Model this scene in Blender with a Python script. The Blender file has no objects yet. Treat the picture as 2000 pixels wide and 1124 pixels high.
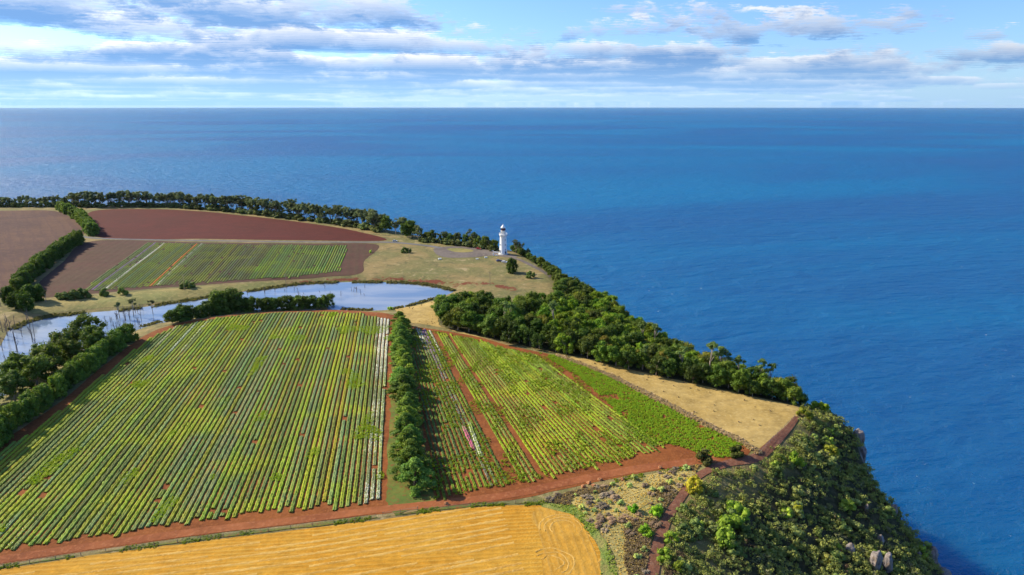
import bpy, math, random
import numpy as np
from mathutils import Vector

random.seed(11); rng = np.random.default_rng(11)
scene = bpy.context.scene
COL = scene.collection

# ------------------------------------------------------------------ camera
F = 4000/3                      # focal length in pixels of the 2000 px wide photograph (24 mm on 36 mm)
PITCH = math.atan((562-206.5)/F)
CAMH = 118.0                    # metres above the lighthouse lawn
SEA_Z = -160.0
cam_d = bpy.data.cameras.new('camera'); cam = bpy.data.objects.new('camera', cam_d); COL.objects.link(cam)
cam_d.lens = 24; cam_d.sensor_width = 36; cam_d.clip_start = 1.0; cam_d.clip_end = 400000
cam.location = (0, 0, CAMH); cam.rotation_euler = (math.pi/2-PITCH, 0, 0)
scene.camera = cam

# ------------------------------------------------------------------ light, sky
SUN_EL, SUN_FWD = math.radians(30), math.radians(24)   # sun to the left, a little beyond
SUN = Vector((-math.cos(SUN_EL)*math.cos(SUN_FWD), math.cos(SUN_EL)*math.sin(SUN_FWD), math.sin(SUN_EL)))
sd = bpy.data.lights.new('sun', 'SUN'); sd.energy = 4.3; sd.angle = math.radians(0.6); sd.color = (1.0, 0.90, 0.70)
so = bpy.data.objects.new('sun', sd); COL.objects.link(so); so.location = (-300, 100, 300)
so.rotation_euler = (-SUN).to_track_quat('-Z', 'Y').to_euler()
scene.view_settings.view_transform = 'Standard'; scene.view_settings.look = 'None'
scene.view_settings.exposure = 1.0; scene.view_settings.gamma = 1.0
scene.cycles.use_denoising = True
scene.cycles.max_bounces = 6; scene.cycles.diffuse_bounces = 2; scene.cycles.glossy_bounces = 2
scene.cycles.transparent_max_bounces = 6

class NT:
    """small helper round a node tree"""
    def __init__(s, nt): s.nt = nt; s.n = nt.nodes; s.l = nt.links
    def new(s, t, **kw):
        n = s.n.new(t)
        for k, v in kw.items(): setattr(n, k, v)
        return n
    def put(s, sock, v):
        if v is None: return
        if isinstance(v, bpy.types.NodeSocket): s.l.new(v, sock)
        else:
            if hasattr(sock, 'default_value') and not isinstance(sock.default_value, (float, int)) and isinstance(v, (tuple, list)):
                v = tuple(v) if len(v) == len(sock.default_value) else tuple(v)+(1,)
            sock.default_value = v
    def math(s, op, a, b=None, c=None, clamp=False):
        n = s.new('ShaderNodeMath', operation=op); n.use_clamp = clamp
        for i, v in enumerate((a, b, c)): s.put(n.inputs[i], v)
        return n.outputs[0]
    def vmath(s, op, a, b=None, scale=None):
        n = s.new('ShaderNodeVectorMath', operation=op)
        s.put(n.inputs[0], a); s.put(n.inputs[1], b)
        if scale is not None: s.put(n.inputs['Scale'], scale)
        return n.outputs['Value'] if op in ('DOT_PRODUCT', 'LENGTH') else n.outputs[0]
    def mix(s, f, a, b, blend='MIX'):
        n = s.new('ShaderNodeMix', data_type='RGBA', blend_type=blend)
        s.put(n.inputs[0], f); s.put(n.inputs[6], a); s.put(n.inputs[7], b)
        return n.outputs[2]
    def ss(s, v, lo, hi, a=0.0, b=1.0, mode='SMOOTHSTEP'):
        n = s.new('ShaderNodeMapRange', interpolation_type=mode)
        for i, x in enumerate((v, lo, hi, a, b)): s.put(n.inputs[i], x)
        return n.outputs[0]
    def noise(s, vec, scale, detail=3, rough=0.55, dist=0.0):
        n = s.new('ShaderNodeTexNoise'); s.put(n.inputs['Vector'], vec); s.put(n.inputs['Scale'], scale)
        n.inputs['Detail'].default_value = detail; n.inputs['Roughness'].default_value = rough; n.inputs['Distortion'].default_value = dist
        return n.outputs[0]
    def comb(s, x, y, z):
        n = s.new('ShaderNodeCombineXYZ')
        for i, v in enumerate((x, y, z)): s.put(n.inputs[i], v)
        return n.outputs[0]
    def sep(s, v):
        n = s.new('ShaderNodeSeparateXYZ'); s.put(n.inputs[0], v); return n.outputs
    def ramp(s, f, stops):
        n = s.new('ShaderNodeValToRGB'); e = n.color_ramp.elements
        while len(e) < len(stops): e.new(0.5)
        for i, (p, c) in enumerate(stops): e[i].position = p; e[i].color = tuple(c)+(1,)
        s.put(n.inputs[0], f); return n.outputs[0]

SKY_OFF = (7.5, 52.2)
def make_world():
    w = bpy.data.worlds.new('World'); scene.world = w; w.use_nodes = True
    t = NT(w.node_tree); t.n.clear()
    d = t.vmath('NORMALIZE', t.new('ShaderNodeTexCoord').outputs['Generated'])
    x, y, z = t.sep(d)
    zc = t.math('MAXIMUM', z, 0.004)
    sky = t.new('ShaderNodeTexSky', sky_type='NISHITA'); sky.sun_disc = False
    sky.sun_elevation = SUN_EL; sky.sun_rotation = math.atan2(SUN.x, SUN.y)
    sky.altitude = 200; sky.air_density = 1.0; sky.dust_density = 0.6; sky.ozone_density = 2.5
    t.put(sky.inputs[0], t.comb(x, y, zc))
    col = t.mix(1.0, sky.outputs[0], (0.58, 0.77, 1.12), 'MULTIPLY')
    # toward the sun the clouds are brighter (forward scattering)
    sd_ = t.vmath('DOT_PRODUCT', d, tuple(SUN))
    glow = t.ss(sd_, -0.7, 0.95, 0.72, 1.28, 'LINEAR')
    iz = t.math('DIVIDE', 1.0, t.math('ADD', zc, 0.012))
    ux = t.math('MULTIPLY', x, iz); uy = t.math('MULTIPLY', y, iz)
    NS = 11
    cov = t.noise(t.comb(t.math('MULTIPLY', ux, 1.0), t.math('MULTIPLY', uy, 1.0), 7.3), 0.045, 2, 0.5)
    cov2 = t.ss(x, -0.75, 0.75, 0.105, -0.06, 'LINEAR')       # the deck breaks up away from the sun
    puff = t.math('MULTIPLY', t.math('SUBTRACT', t.noise(t.vmath('MULTIPLY', d, (1.0, 1.0, 2.2)), 26.0, 6, 0.62, 0.3), 0.5), 0.20)
    # slices of one cloud deck, from the top down to the base; a ray meets the base first
    for i in range(NS-1, -1, -1):
        f = i/(NS-1); h = 1.05+0.34*f
        p = t.comb(t.math('MULTIPLY_ADD', ux, h, SKY_OFF[0]), t.math('MULTIPLY_ADD', uy, h, SKY_OFF[1]), f*0.7)
        n = t.noise(t.vmath('MULTIPLY', p, (0.8, 1.0, 1.0)), 0.26, 10, 0.70, 0.2)
        n = t.math('ADD', n, t.math('MULTIPLY', t.math('SUBTRACT', cov, 0.5), 0.55))
        n = t.math('ADD', n, cov2); n = t.math('ADD', n, puff)
        lo = 0.495+0.075*f+0.085*max(0.0, 1-f/0.4)
        den = t.ss(n, lo, lo+0.05)
        den = t.math('MULTIPLY', den, 0.50+0.22*f)
        c = tuple(a+(b-a)*f**1.0 for a, b in zip((0.50, 1.60, 3.6), (5.7, 5.65, 5.6)))
        cc = t.vmath('SCALE', c, None, scale=glow)
        col = t.mix(den, col, cc)
    # the pale air low over the sea
    hz = t.ss(z, -0.004, 0.075, 0.66, 0.0)
    hcol = t.vmath('SCALE', (2.6, 4.3, 6.3), None, scale=glow)
    col = t.mix(hz, col, hcol)
    bg = t.new('ShaderNodeBackground'); t.put(bg.inputs[0], col); bg.inputs[1].default_value = 0.095
    out = t.new('ShaderNodeOutputWorld'); t.l.new(bg.outputs[0], out.inputs[0])
make_world()

# ------------------------------------------------------------------ helpers
ORD = ['nearest', 'second', 'third', 'fourth', 'fifth', 'sixth', 'seventh', 'eighth', 'ninth', 'tenth', 'eleventh', 'twelfth',
       'thirteenth', 'fourteenth', 'fifteenth', 'sixteenth', 'seventeenth', 'eighteenth', 'nineteenth', 'twentieth',
       'twenty-first', 'twenty-second', 'twenty-third', 'twenty-fourth', 'twenty-fifth', 'twenty-sixth', 'twenty-seventh', 'twenty-eighth',
       'twenty-ninth', 'thirtieth']

def tag(o, label=None, cat=None, group=None, kind=None):
    if label: o['label'] = label
    if cat: o['category'] = cat
    if group: o['group'] = group
    if kind: o['kind'] = kind
    return o
def link(name, me, mat=None, parent=None, loc=None):
    o = bpy.data.objects.new(name, me); COL.objects.link(o)
    if mat is not None and me is not None and not len(me.materials): me.materials.append(mat)
    if parent is not None: o.parent = parent
    if loc is not None: o.location = loc
    return o
def empty(name, loc, rz=0, sc=1.0):
    o = bpy.data.objects.new(name, None); COL.objects.link(o); o.location = loc; o.rotation_euler = (0, 0, rz)
    o.scale = (sc,)*3 if not isinstance(sc, (tuple, list)) else sc
    o.empty_display_size = 0.5
    return o
def mesh_np(name, V, polys, smooth=False):
    """polys: (n,k) array or list of index tuples"""
    me = bpy.data.meshes.new(name); V = np.asarray(V, np.float32)
    if isinstance(polys, np.ndarray):
        n, k = polys.shape
        me.vertices.add(len(V)); me.vertices.foreach_set('co', V.ravel())
        me.loops.add(n*k); me.loops.foreach_set('vertex_index', polys.astype(np.int32).ravel())
        me.polygons.add(n); me.polygons.foreach_set('loop_start', np.arange(0, n*k, k, dtype=np.int32))
        me.polygons.foreach_set('loop_total', np.full(n, k, np.int32))
        me.update(calc_edges=True)
    else:
        me.from_pydata([tuple(map(float, v)) for v in V], [], [tuple(map(int, p)) for p in polys]); me.update()
    if smooth: me.polygons.foreach_set('use_smooth', np.ones(len(me.polygons), bool))
    return me
class MB:
    """collects shapes into one mesh"""
    def __init__(s): s.v = []; s.f = []
    def add(s, V, Fs):
        o = len(s.v); s.v += [tuple(map(float, v)) for v in V]; s.f += [tuple(int(i)+o for i in f) for f in Fs]; return s
    def box(s, cx, cy, cz, sx, sy, sz, rz=0):
        c, n = math.cos(rz), math.sin(rz); V = []
        for k in (-1, 1):
            for a, b in ((-1, -1), (1, -1), (1, 1), (-1, 1)):
                x, y = a*sx/2, b*sy/2; V.append((cx+x*c-y*n, cy+x*n+y*c, cz+k*sz/2))
        return s.add(V, [(3, 2, 1, 0), (4, 5, 6, 7), (0, 1, 5, 4), (1, 2, 6, 5), (2, 3, 7, 6), (3, 0, 4, 7)])
    def lathe(s, prof, n=32, c=(0, 0), cap=True):
        V = [(c[0]+r*math.cos(2*math.pi*k/n), c[1]+r*math.sin(2*math.pi*k/n), z) for r, z in prof for k in range(n)]
        Fs = [(i*n+k, i*n+(k+1) % n, (i+1)*n+(k+1) % n, (i+1)*n+k) for i in range(len(prof)-1) for k in range(n)]
        if cap: Fs += [tuple(range(n-1, -1, -1)), tuple((len(prof)-1)*n+k for k in range(n))]
        return s.add(V, Fs)
    def tube(s, pts, rad, n=6):
        pts = [Vector(p) for p in pts]; V = []
        for i, p in enumerate(pts):
            d = (pts[min(i+1, len(pts)-1)]-pts[max(i-1, 0)]).normalized()
            a = d.orthogonal().normalized(); b = d.cross(a)
            r = rad[i] if isinstance(rad, (list, tuple)) else rad
            V += [tuple(p+(a*math.cos(2*math.pi*k/n)+b*math.sin(2*math.pi*k/n))*r) for k in range(n)]
        m = len(pts)
        Fs = [(i*n+k, i*n+(k+1) % n, (i+1)*n+(k+1) % n, (i+1)*n+k) for i in range(m-1) for k in range(n)]
        Fs += [tuple(range(n-1, -1, -1)), tuple((m-1)*n+k for k in range(n))]
        return s.add(V, Fs)
    def mesh(s, name, smooth=False): return mesh_np(name, s.v, s.f, smooth)
    def build(s, name, mat, parent=None, smooth=False, loc=None): return link(name, s.mesh(name, smooth), mat, parent, loc)

_lat = np.random.default_rng(5).random((256, 256))
def vnoise(x, y):
    x = np.asarray(x, float); y = np.asarray(y, float)
    xi = np.floor(x).astype(int); yi = np.floor(y).astype(int); fx = x-xi; fy = y-yi
    fx = fx*fx*(3-2*fx); fy = fy*fy*(3-2*fy)
    a = _lat[xi % 256, yi % 256]; b = _lat[(xi+1) % 256, yi % 256]; c = _lat[xi % 256, (yi+1) % 256]; d = _lat[(xi+1) % 256, (yi+1) % 256]
    return (a*(1-fx)+b*fx)*(1-fy)+(c*(1-fx)+d*fx)*fy
def fbm(x, y, o=4):
    s = 0; a = 0.5; x = np.asarray(x, float); y = np.asarray(y, float)
    for k in range(o): s = s+a*(vnoise(x*2**k+17.3*k, y*2**k+5.1*k)*2-1); a *= 0.5
    return s
def inside(poly, X, Y):
    X = np.asarray(X, float); Y = np.asarray(Y, float); r = np.zeros(X.shape, bool); n = len(poly)
    for i in range(n):
        x1, y1 = poly[i]; x2, y2 = poly[(i+1) % n]
        if y1 == y2: continue
        c = (y1 > Y) != (y2 > Y)
        r ^= c & (X < (x2-x1)*(Y-y1)/(y2-y1)+x1)
    return r
def polydist(poly, X, Y, closed=True):
    d = np.full(np.shape(X), 1e9); n = len(poly)
    for i in range(n if closed else n-1):
        x1, y1 = poly[i]; x2, y2 = poly[(i+1) % n]; vx, vy = x2-x1, y2-y1
        t = np.clip(((X-x1)*vx+(Y-y1)*vy)/(vx*vx+vy*vy+1e-9), 0, 1)
        d = np.minimum(d, np.hypot(X-x1-t*vx, Y-y1-t*vy))
    return d

def at_z(px, py, z=0.0):
    a = (px-1000)/F; b = (562-py)/F
    dx, dy, dz = a, math.cos(PITCH)+b*math.sin(PITCH), -math.sin(PITCH)+b*math.cos(PITCH)
    t = (z-CAMH)/dz
    return (dx*t, dy*t)

# ------------------------------------------------------------------ terrain height
POND_Z = -2.4
pond_px = [(-160, 800), (-60, 735), (0, 690), (22, 645), (75, 624), (150, 614), (250, 606), (330, 594), (430, 578), (540, 562), (600, 555), (700, 552), (800, 554),
           (858, 562), (886, 569), (850, 583), (800, 597), (765, 604), (720, 606), (650, 604), (550, 606), (450, 612), (380, 620), (300, 632), (220, 660), (120, 700),
           (60, 735), (0, 775), (-100, 830)]
pond_poly = [at_z(x, y, POND_Z) for x, y in pond_px]
# plateau edge (E), cliff lip (L: silhouette pixel, height of what is seen there, ground height)
EDGE = []
for (x, y) in [(-420, 402), (-250, 403), (-100, 404), (0, 406), (100, 406), (200, 406), (300, 405), (400, 411), (500, 421), (600, 433), (700, 447), (765, 458)]:
    e = at_z(x, y); EDGE.append(((e[0]+4, e[1]+16, -0.5), (e[0]+10, e[1]+40, -9.0)))
for (x, y) in [(840, 470), (905, 478), (955, 487), (992, 493)]:
    e = at_z(x, y); EDGE.append(((e[0]+3, e[1]+9, -0.5), (e[0]+9, e[1]+30, -9.0)))
for e, l in [((1030, 503, -0.5), (1062, 506, 2, -7)), ((1070, 532, -1), (1122, 542, 0, -8)), ((1088, 568, -1.5), (1182, 574, -2, -10)), ((1084, 600, -2), (1242, 614, -2, -11)),
             ((1110, 645, -2), (1302, 650, -1, -11)), ((1200, 705, -1.5), (1402, 694, 0, -9.5)), ((1310, 732, -1.5), (1502, 730, 0, -9)), ((1430, 760, -1), (1562, 757, 0, -8.5)),
             ((1560, 797, -0.5), (1622, 792, -3, -6.5)), ((1576, 806, -0.5), (1680, 832, -5, -6)), ((1552, 826, 0), (1686, 882, -13, -14)), ((1512, 864, 0), (1710, 925, -17, -19)),
             ((1474, 897, 0), (1760, 995, -24, -26)), ((1372, 935, 0), (1828, 1075, -30, -32)), ((1345, 964, 0), (1866, 1135, -34, -36)), ((1318, 1005, 0), (1930, 1230, -39, -41)),
             ((1294, 1070, 0), (2000, 1350, -44, -46)), ((1285, 1140, 0), (2080, 1500, -48, -50)), ((1280, 1250, 0), (2180, 1700, -52, -54))]:
    a = at_z(*e); b = at_z(*l[:3]); EDGE.append(((a[0], a[1], e[2]), (b[0], b[1], l[3])))
EDGE.append(((EDGE[-1][0][0]+2, 40.0, 0), (EDGE[-1][1][0]+14, 40.0, -54)))     # the coast goes on below the frame
E_ = np.array([p[0] for p in EDGE]); L_ = np.array([p[1] for p in EDGE]); NE = len(EDGE)
def loft(u, s):
    """u: along the edge in index units, s: 0 plateau edge, 1 lip"""
    u = np.clip(np.asarray(u, float), 0, NE-1.001); i = u.astype(int); f = (u-i)[..., None]; s = np.asarray(s, float)
    e = E_[i]*(1-f)+E_[i+1]*f; l = L_[i]*(1-f)+L_[i+1]*f
    xy = e[..., :2]*(1-s[..., None])+l[..., :2]*s[..., None]
    z = e[..., 2]+(l[..., 2]-e[..., 2])*(0.55*s+0.45*s*s)
    return xy[..., 0], xy[..., 1], z
GX0, GX1, GY0, GY1, GS = -960.0, 330.0, 40.0, 960.0, 2.5
gx = np.arange(GX0, GX1+.1, GS); gy = np.arange(GY0, GY1+.1, GS); NX, NY = len(gx), len(gy)
GXX, GYY = np.meshgrid(gx, gy, indexing='ij')
plateau = [tuple(e[:2]) for e in E_]+[(E_[-1][0], 30.0), (-1000.0, 30.0), (-1000.0, E_[0][1])]
land = inside(plateau, GXX, GYY)
pd = polydist(pond_poly, GXX, GYY); pin = inside(pond_poly, GXX, GYY)
h0 = fbm(GXX/150, GYY/150, 2)*1.3
pf = np.clip(pd/17.0, 0, 1); pf = pf*pf*(3-2*pf)
h0 = np.where(pin, POND_Z-0.35-np.minimum(pd*0.12, 1.6), (POND_Z+0.0)*(1-pf)+h0*pf)
ed = polydist([tuple(e[:2]) for e in E_], GXX, GYY, closed=False)
h0 = h0*np.clip(ed/25.0, 0, 1) if False else h0
acc = np.zeros((NX, NY)); cnt = np.zeros((NX, NY))
def splat(x, y, z):
    i = np.rint((x-GX0)/GS).astype(int); j = np.rint((y-GY0)/GS).astype(int)
    k = (i >= 0) & (i < NX) & (j >= 0) & (j < NY)
    np.add.at(acc, (i[k], j[k]), z[k]); np.add.at(cnt, (i[k], j[k]), 1)
for k in range(NE-1):
    nu = int(max(np.hypot(*(E_[k+1]-E_[k])[:2]), np.hypot(*(L_[k+1]-L_[k])[:2]))/1.2)+2
    ns = int(max(np.hypot(*(L_[k]-E_[k])[:2]), np.hypot(*(L_[k+1]-E_[k+1])[:2]))/1.2)+2
    U, S = np.meshgrid(np.linspace(k, k+1, nu), np.linspace(0, 1, ns), indexing='ij')
    x, y, z = loft(U, S); splat(x.ravel(), y.ravel(), z.ravel())
# cliff below the lip
lip = L_[:, :2]; lt = np.gradient(lip, axis=0); ln = np.stack([-lt[:, 1], lt[:, 0]], 1); ln /= np.linalg.norm(ln, axis=1)[:, None]
mid = (E_[:, :2]+0*lip); sgn = np.sign(np.sum((lip-mid)*ln, 1)); ln *= sgn[:, None]
ln = (ln+np.roll(ln, 1, 0)+np.roll(ln, -1, 0)); ln[0] = (0, 3); ln[-1] = (3, 0); ln /= np.linalg.norm(ln, axis=1)[:, None]
FOOT = lip+ln*52
cl_acc = np.full((NX, NY), -1e9)
for k in range(NE-1):
    nu = int(max(np.hypot(*(FOOT[k+1]-FOOT[k])), np.hypot(*(lip[k+1]-lip[k])))/1.2)+2
    U, S = np.meshgrid(np.linspace(0, 1, nu), np.linspace(0.02, 1, 50), indexing='ij')
    a = lip[k]*(1-U[..., None])+lip[k+1]*U[..., None]; b = FOOT[k]*(1-U[..., None])+FOOT[k+1]*U[..., None]
    p = a*(1-S[..., None])+b*S[..., None]; z0 = L_[k, 2]*(1-U)+L_[k+1, 2]*U
    z = z0+(-168-z0)*S**0.75
    i = np.rint((p[..., 0]-GX0)/GS).astype(int).ravel(); j = np.rint((p[..., 1]-GY0)/GS).astype(int).ravel(); zz = z.ravel()
    m = (i >= 0) & (i < NX) & (j >= 0) & (j < NY); np.maximum.at(cl_acc, (i[m], j[m]), zz[m])
HG = np.full((NX, NY), np.nan)
HG = np.where(cl_acc > -1e8, cl_acc, HG)
HG = np.where(cnt > 0, acc/np.maximum(cnt, 1), HG)
HG = np.where(land, h0, HG)
for _ in range(4):
    P = np.pad(HG, 1, constant_values=np.nan)
    st = np.stack([P[1+a:NX+1+a, 1+b:NY+1+b] for a in (-1, 0, 1) for b in (-1, 0, 1)])
    ok = (~np.isnan(st)).sum(0); av = np.nansum(st, 0)/np.maximum(ok, 1)
    HG = np.where(np.isnan(HG) & (ok >= 3), av, HG)
HG = np.where(np.isnan(HG), -170.0, HG)
for _ in range(2):
    P = np.pad(HG, 1, mode='edge'); av = sum(P[1+a:NX+1+a, 1+b:NY+1+b] for a in (-1, 0, 1) for b in (-1, 0, 1))/9
    HG = np.where(HG > -30, av, 0.5*HG+0.5*av)
slope_mask = (~land) & (HG > -165)
rg = fbm(GXX/14, GYY/14, 4)*3.2+np.abs(fbm(GXX/6+40, GYY/6, 3))*2.0
HG = np.where(slope_mask, HG+rg*np.clip((-HG-3)/10, 0, 1), HG)

def hgt(x, y):
    """height on the triangulated grid (diagonal from (0,0) to (1,1))"""
    x = np.clip((np.asarray(x, float)-GX0)/GS, 0, NX-1.001); y = np.clip((np.asarray(y, float)-GY0)/GS, 0, NY-1.001)
    i = x.astype(int); j = y.astype(int); fx = x-i; fy = y-j
    a = HG[i, j]; b = HG[i+1, j]; c = HG[i, j+1]; d = HG[i+1, j+1]
    return np.where(fx >= fy, a+(b-a)*fx+(d-b)*fy, a+(d-c)*fx+(c-a)*fy)
def gp(px, py):
    z = 0.0
    for _ in range(8):
        x, y = at_z(px, py, z); z = 0.3*z+0.7*float(np.clip(hgt(x, y), -60, 8))
    return at_z(px, py, z)
def g3(px, py):
    x, y = gp(px, py); return (x, y, float(hgt(x, y)))

# ------------------------------------------------------------------ materials
def new_mat(name):
    m = bpy.data.materials.new(name); m.use_nodes = True; t = NT(m.node_tree)
    return m, t, t.n['Principled BSDF']
def pos(t): return t.new('ShaderNodeNewGeometry').outputs['Position']
def bump(t, b, h, strength=0.5, dist=0.3):
    n = t.new('ShaderNodeBump'); n.inputs['Strength'].default_value = strength; n.inputs['Distance'].default_value = dist
    t.put(n.inputs['Height'], h); t.l.new(n.outputs[0], b.inputs['Normal'])
def plain(name, c, rough=0.6, metal=0.0, var=0.06, scale=3.0):
    m, t, b = new_mat(name)
    n = t.noise(pos(t), scale, 3)
    t.put(b.inputs['Base Color'], t.mix(n, tuple(max(0, x*(1-var*2)) for x in c), tuple(min(1, x*(1+var*2)) for x in c)))
    b.inputs['Roughness'].default_value = rough; b.inputs['Metallic'].default_value = metal
    return m
def earth(name, cols, s1=0.03, s2=0.6, rough=0.95, bs=0.6, bd=0.3, extra=None, con=(0.78, 1.2)):
    """cols: three colours mixed by a broad and a fine noise"""
    m, t, b = new_mat(name); p = pos(t)
    n1 = t.noise(p, s1, 4, 0.6, 0.4); n2 = t.noise(p, s2, 5, 0.65)
    c = t.mix(t.ss(n1, 0.38, 0.62), cols[0], cols[1]); c = t.vmath('SCALE', c, None, scale=t.ss(t.noise(p, s2*0.22, 4, 0.7), 0.3, 0.7, *con, 'LINEAR'))
    c = t.mix(t.ss(n2, 0.48, 0.72), c, cols[2])
    h = n2
    if extra: c, h = extra(t, p, c, h)
    t.put(b.inputs['Base Color'], c); b.inputs['Roughness'].default_value = rough
    b.inputs['Specular IOR Level'].default_value = 0.15
    bump(t, b, h, bs, bd)
    return m
def stripes(ang, period, colour, amt=0.6, dist=0.6, wid=0.5, rel=0.15):
    def f(t, p, c, h):
        x, y, z = t.sep(p); ca, sa = math.cos(ang), math.sin(ang)
        v = t.math('ADD', t.math('MULTIPLY', x, ca), t.math('MULTIPLY', y, sa))
        w = t.noise(t.comb(t.math('MULTIPLY', v, 0.25), t.math('MULTIPLY', t.math('SUBTRACT', t.math('MULTIPLY', x, sa), t.math('MULTIPLY', y, ca)), 0.02), 0), 1.0, 2)
        v = t.math('ADD', v, t.math('MULTIPLY', t.math('SUBTRACT', w, 0.5), dist*period*2))
        s = t.math('SINE', t.math('MULTIPLY', v, 2*math.pi/period))
        nn = t.noise(p, 0.09, 3)
        k = t.math('MULTIPLY', t.ss(s, 1-2*wid, 1.0), t.ss(nn, 0.3, 0.65, 0.2, 1.0))
        c = t.mix(t.math('MULTIPLY', k, amt), c, colour)
        return c, t.math('ADD', h, t.math('MULTIPLY', s, rel))
    return f

def ground_mat():
    m, t, b = new_mat('ground'); p = pos(t)
    n1 = t.noise(p, 0.025, 5, 0.6, 0.5); n2 = t.noise(p, 0.35, 5, 0.65); n3 = t.noise(p, 1.6, 3, 0.6)
    n5 = t.noise(p, 0.09, 5, 0.7, 0.6)
    grass = t.mix(t.ss(n1, 0.36, 0.60), (0.25, 0.18, 0.075), (0.145, 0.14, 0.05))
    grass = t.mix(t.ss(n5, 0.50, 0.66), grass, (0.115, 0.105, 0.045))
    grass = t.mix(t.ss(n5, 0.44, 0.32), grass, (0.32, 0.25, 0.13))
    grass = t.mix(t.ss(n2, 0.5, 0.75), grass, (0.31, 0.235, 0.10))
    grass = t.mix(t.ss(n3, 0.5, 0.8, 0, 0.5), grass, (0.10, 0.09, 0.035))
    at = t.new('ShaderNodeAttribute', attribute_name='scrub').outputs['Fac']
    fl = t.mix(t.ss(n2, 0.4, 0.65), (0.030, 0.034, 0.014), (0.075, 0.062, 0.03))
    c = t.mix(at, grass, fl)
    nz = t.sep(t.new('ShaderNodeNewGeometry').outputs['True Normal'])[2]
    st = t.math('MULTIPLY', t.ss(t.math('ADD', nz, t.math('MULTIPLY', t.math('SUBTRACT', n2, 0.5), 0.35)), 0.62, 0.48), at)
    rock = t.mix(t.ss(t.noise(t.vmath('MULTIPLY', p, (1.0, 1.0, 0.25)), 0.5, 5, 0.7), 0.35, 0.65), (0.075, 0.058, 0.05), (0.24, 0.19, 0.16))
    c = t.mix(st, c, rock)
    red = t.new('ShaderNodeAttribute', attribute_name='bank').outputs['Fac']
    rn = t.ss(t.math('ADD', red, t.math('MULTIPLY', t.math('SUBTRACT', n2, 0.5), 2.2)), 0.45, 0.75)
    c = t.mix(rn, c, t.mix(n3, (0.10, 0.028, 0.016), (0.20, 0.06, 0.028)))
    t.put(b.inputs['Base Color'], c); b.inputs['Roughness'].default_value = 0.95; b.inputs['Specular IOR Level'].default_value = 0.15
    bump(t, b, t.math('ADD', n2, t.math('MULTIPLY', n3, 0.4)), 0.8, 0.6)
    return m
M = {}
M['ground'] = ground_mat()
SOIL = [(0.22, 0.070, 0.018), (0.165, 0.050, 0.014), (0.28, 0.100, 0.030)]
M['soil'] = earth('red_soil', SOIL, 0.05, 0.9)
M['track'] = earth('track_soil', [(0.27, 0.09, 0.032), (0.215, 0.066, 0.024), (0.32, 0.12, 0.05)], 0.04, 0.7)
M['ploughed'] = earth('ploughed_soil', [(0.083, 0.014, 0.010), (0.069, 0.013, 0.008), (0.104, 0.020, 0.012)], 0.015, 0.4, extra=stripes(math.radians(88), 7.5, (0.073, 0.013, 0.010), 0.8, 0.3))
M['fallow'] = earth('fallow_soil', [(0.098, 0.048, 0.032), (0.066, 0.031, 0.027), (0.126, 0.067, 0.040)], 0.012, 0.3, extra=stripes(math.radians(37), 9.0, (0.072, 0.034, 0.030), 0.8, 0.8))
M['farsoil'] = earth('far_field_soil', [(0.085, 0.036, 0.027), (0.075, 0.038, 0.025), (0.089, 0.059, 0.031)], 0.02, 0.4, extra=stripes(math.radians(12), 6.0, (0.072, 0.049, 0.025), 0.5, 0.3))
M['wheat'] = earth('wheat_stubble', [(0.440, 0.208, 0.017), (0.472, 0.252, 0.030), (0.408, 0.185, 0.013)], 0.03, 1.6, extra=stripes(math.radians(95.5), 1.7, (0.504, 0.300, 0.057), 0.55, 0.22), con=(0.72, 1.22))
M['wheat2'] = earth('wheat_headland', [(0.447, 0.237, 0.032), (0.423, 0.212, 0.025), (0.478, 0.283, 0.054)], 0.03, 1.1, extra=stripes(math.radians(8), 2.2, (0.386, 0.228, 0.058), 0.55, 0.6, 0.25))
M['swath'] = earth('straw_swath', [(0.504, 0.304, 0.074), (0.448, 0.243, 0.044), (0.560, 0.365, 0.118)], 0.1, 1.5)
M['straw'] = earth('dry_meadow', [(0.397, 0.276, 0.094), (0.346, 0.234, 0.070), (0.460, 0.340, 0.140)], 0.05, 0.9, bs=0.5, bd=0.25, extra=stripes(math.radians(75), 2.6, (0.368, 0.248, 0.081), 0.7, 1.4, 0.4, 0.05), con=(0.62, 1.3))
M['verge'] = earth('verge_grass', [(0.17, 0.23, 0.045), (0.27, 0.23, 0.07), (0.12, 0.17, 0.035)], 0.08, 0.9, bs=1.0, bd=0.5)
M['wild'] = earth('dry_scrub_floor', [(0.36, 0.285, 0.10), (0.20, 0.185, 0.065), (0.44, 0.35, 0.14)], 0.07, 0.9, bs=0.6, bd=0.3)
M['reeds'] = earth('bank_grass', [(0.26, 0.21, 0.075), (0.17, 0.17, 0.055), (0.32, 0.26, 0.10)], 0.03, 0.35, bs=1.0, bd=0.6)
M['hedgegrass'] = earth('hedge_grass', [(0.09, 0.13, 0.025), (0.16, 0.15, 0.03), (0.20, 0.06, 0.025)], 0.07, 0.8)
M['asphalt'] = earth('asphalt', [(0.15, 0.145, 0.15), (0.12, 0.118, 0.122), (0.18, 0.17, 0.165)], 0.05, 0.6, bs=0.2)
M['gravel'] = earth('gravel', [(0.15, 0.125, 0.11), (0.12, 0.10, 0.092), (0.21, 0.17, 0.13)], 0.03, 0.5, bs=0.3)
M['path'] = earth('path_earth', [(0.19, 0.080, 0.045), (0.16, 0.066, 0.042), (0.25, 0.135, 0.085)], 0.06, 0.8)
M['white'] = plain('white_paint', (0.80, 0.80, 0.79), 0.5, var=0.02, scale=0.8)
M['glass'] = plain('lantern_glass', (0.10, 0.035, 0.04), 0.08)
M['redtrim'] = plain('red_trim', (0.22, 0.03, 0.03), 0.4)
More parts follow.
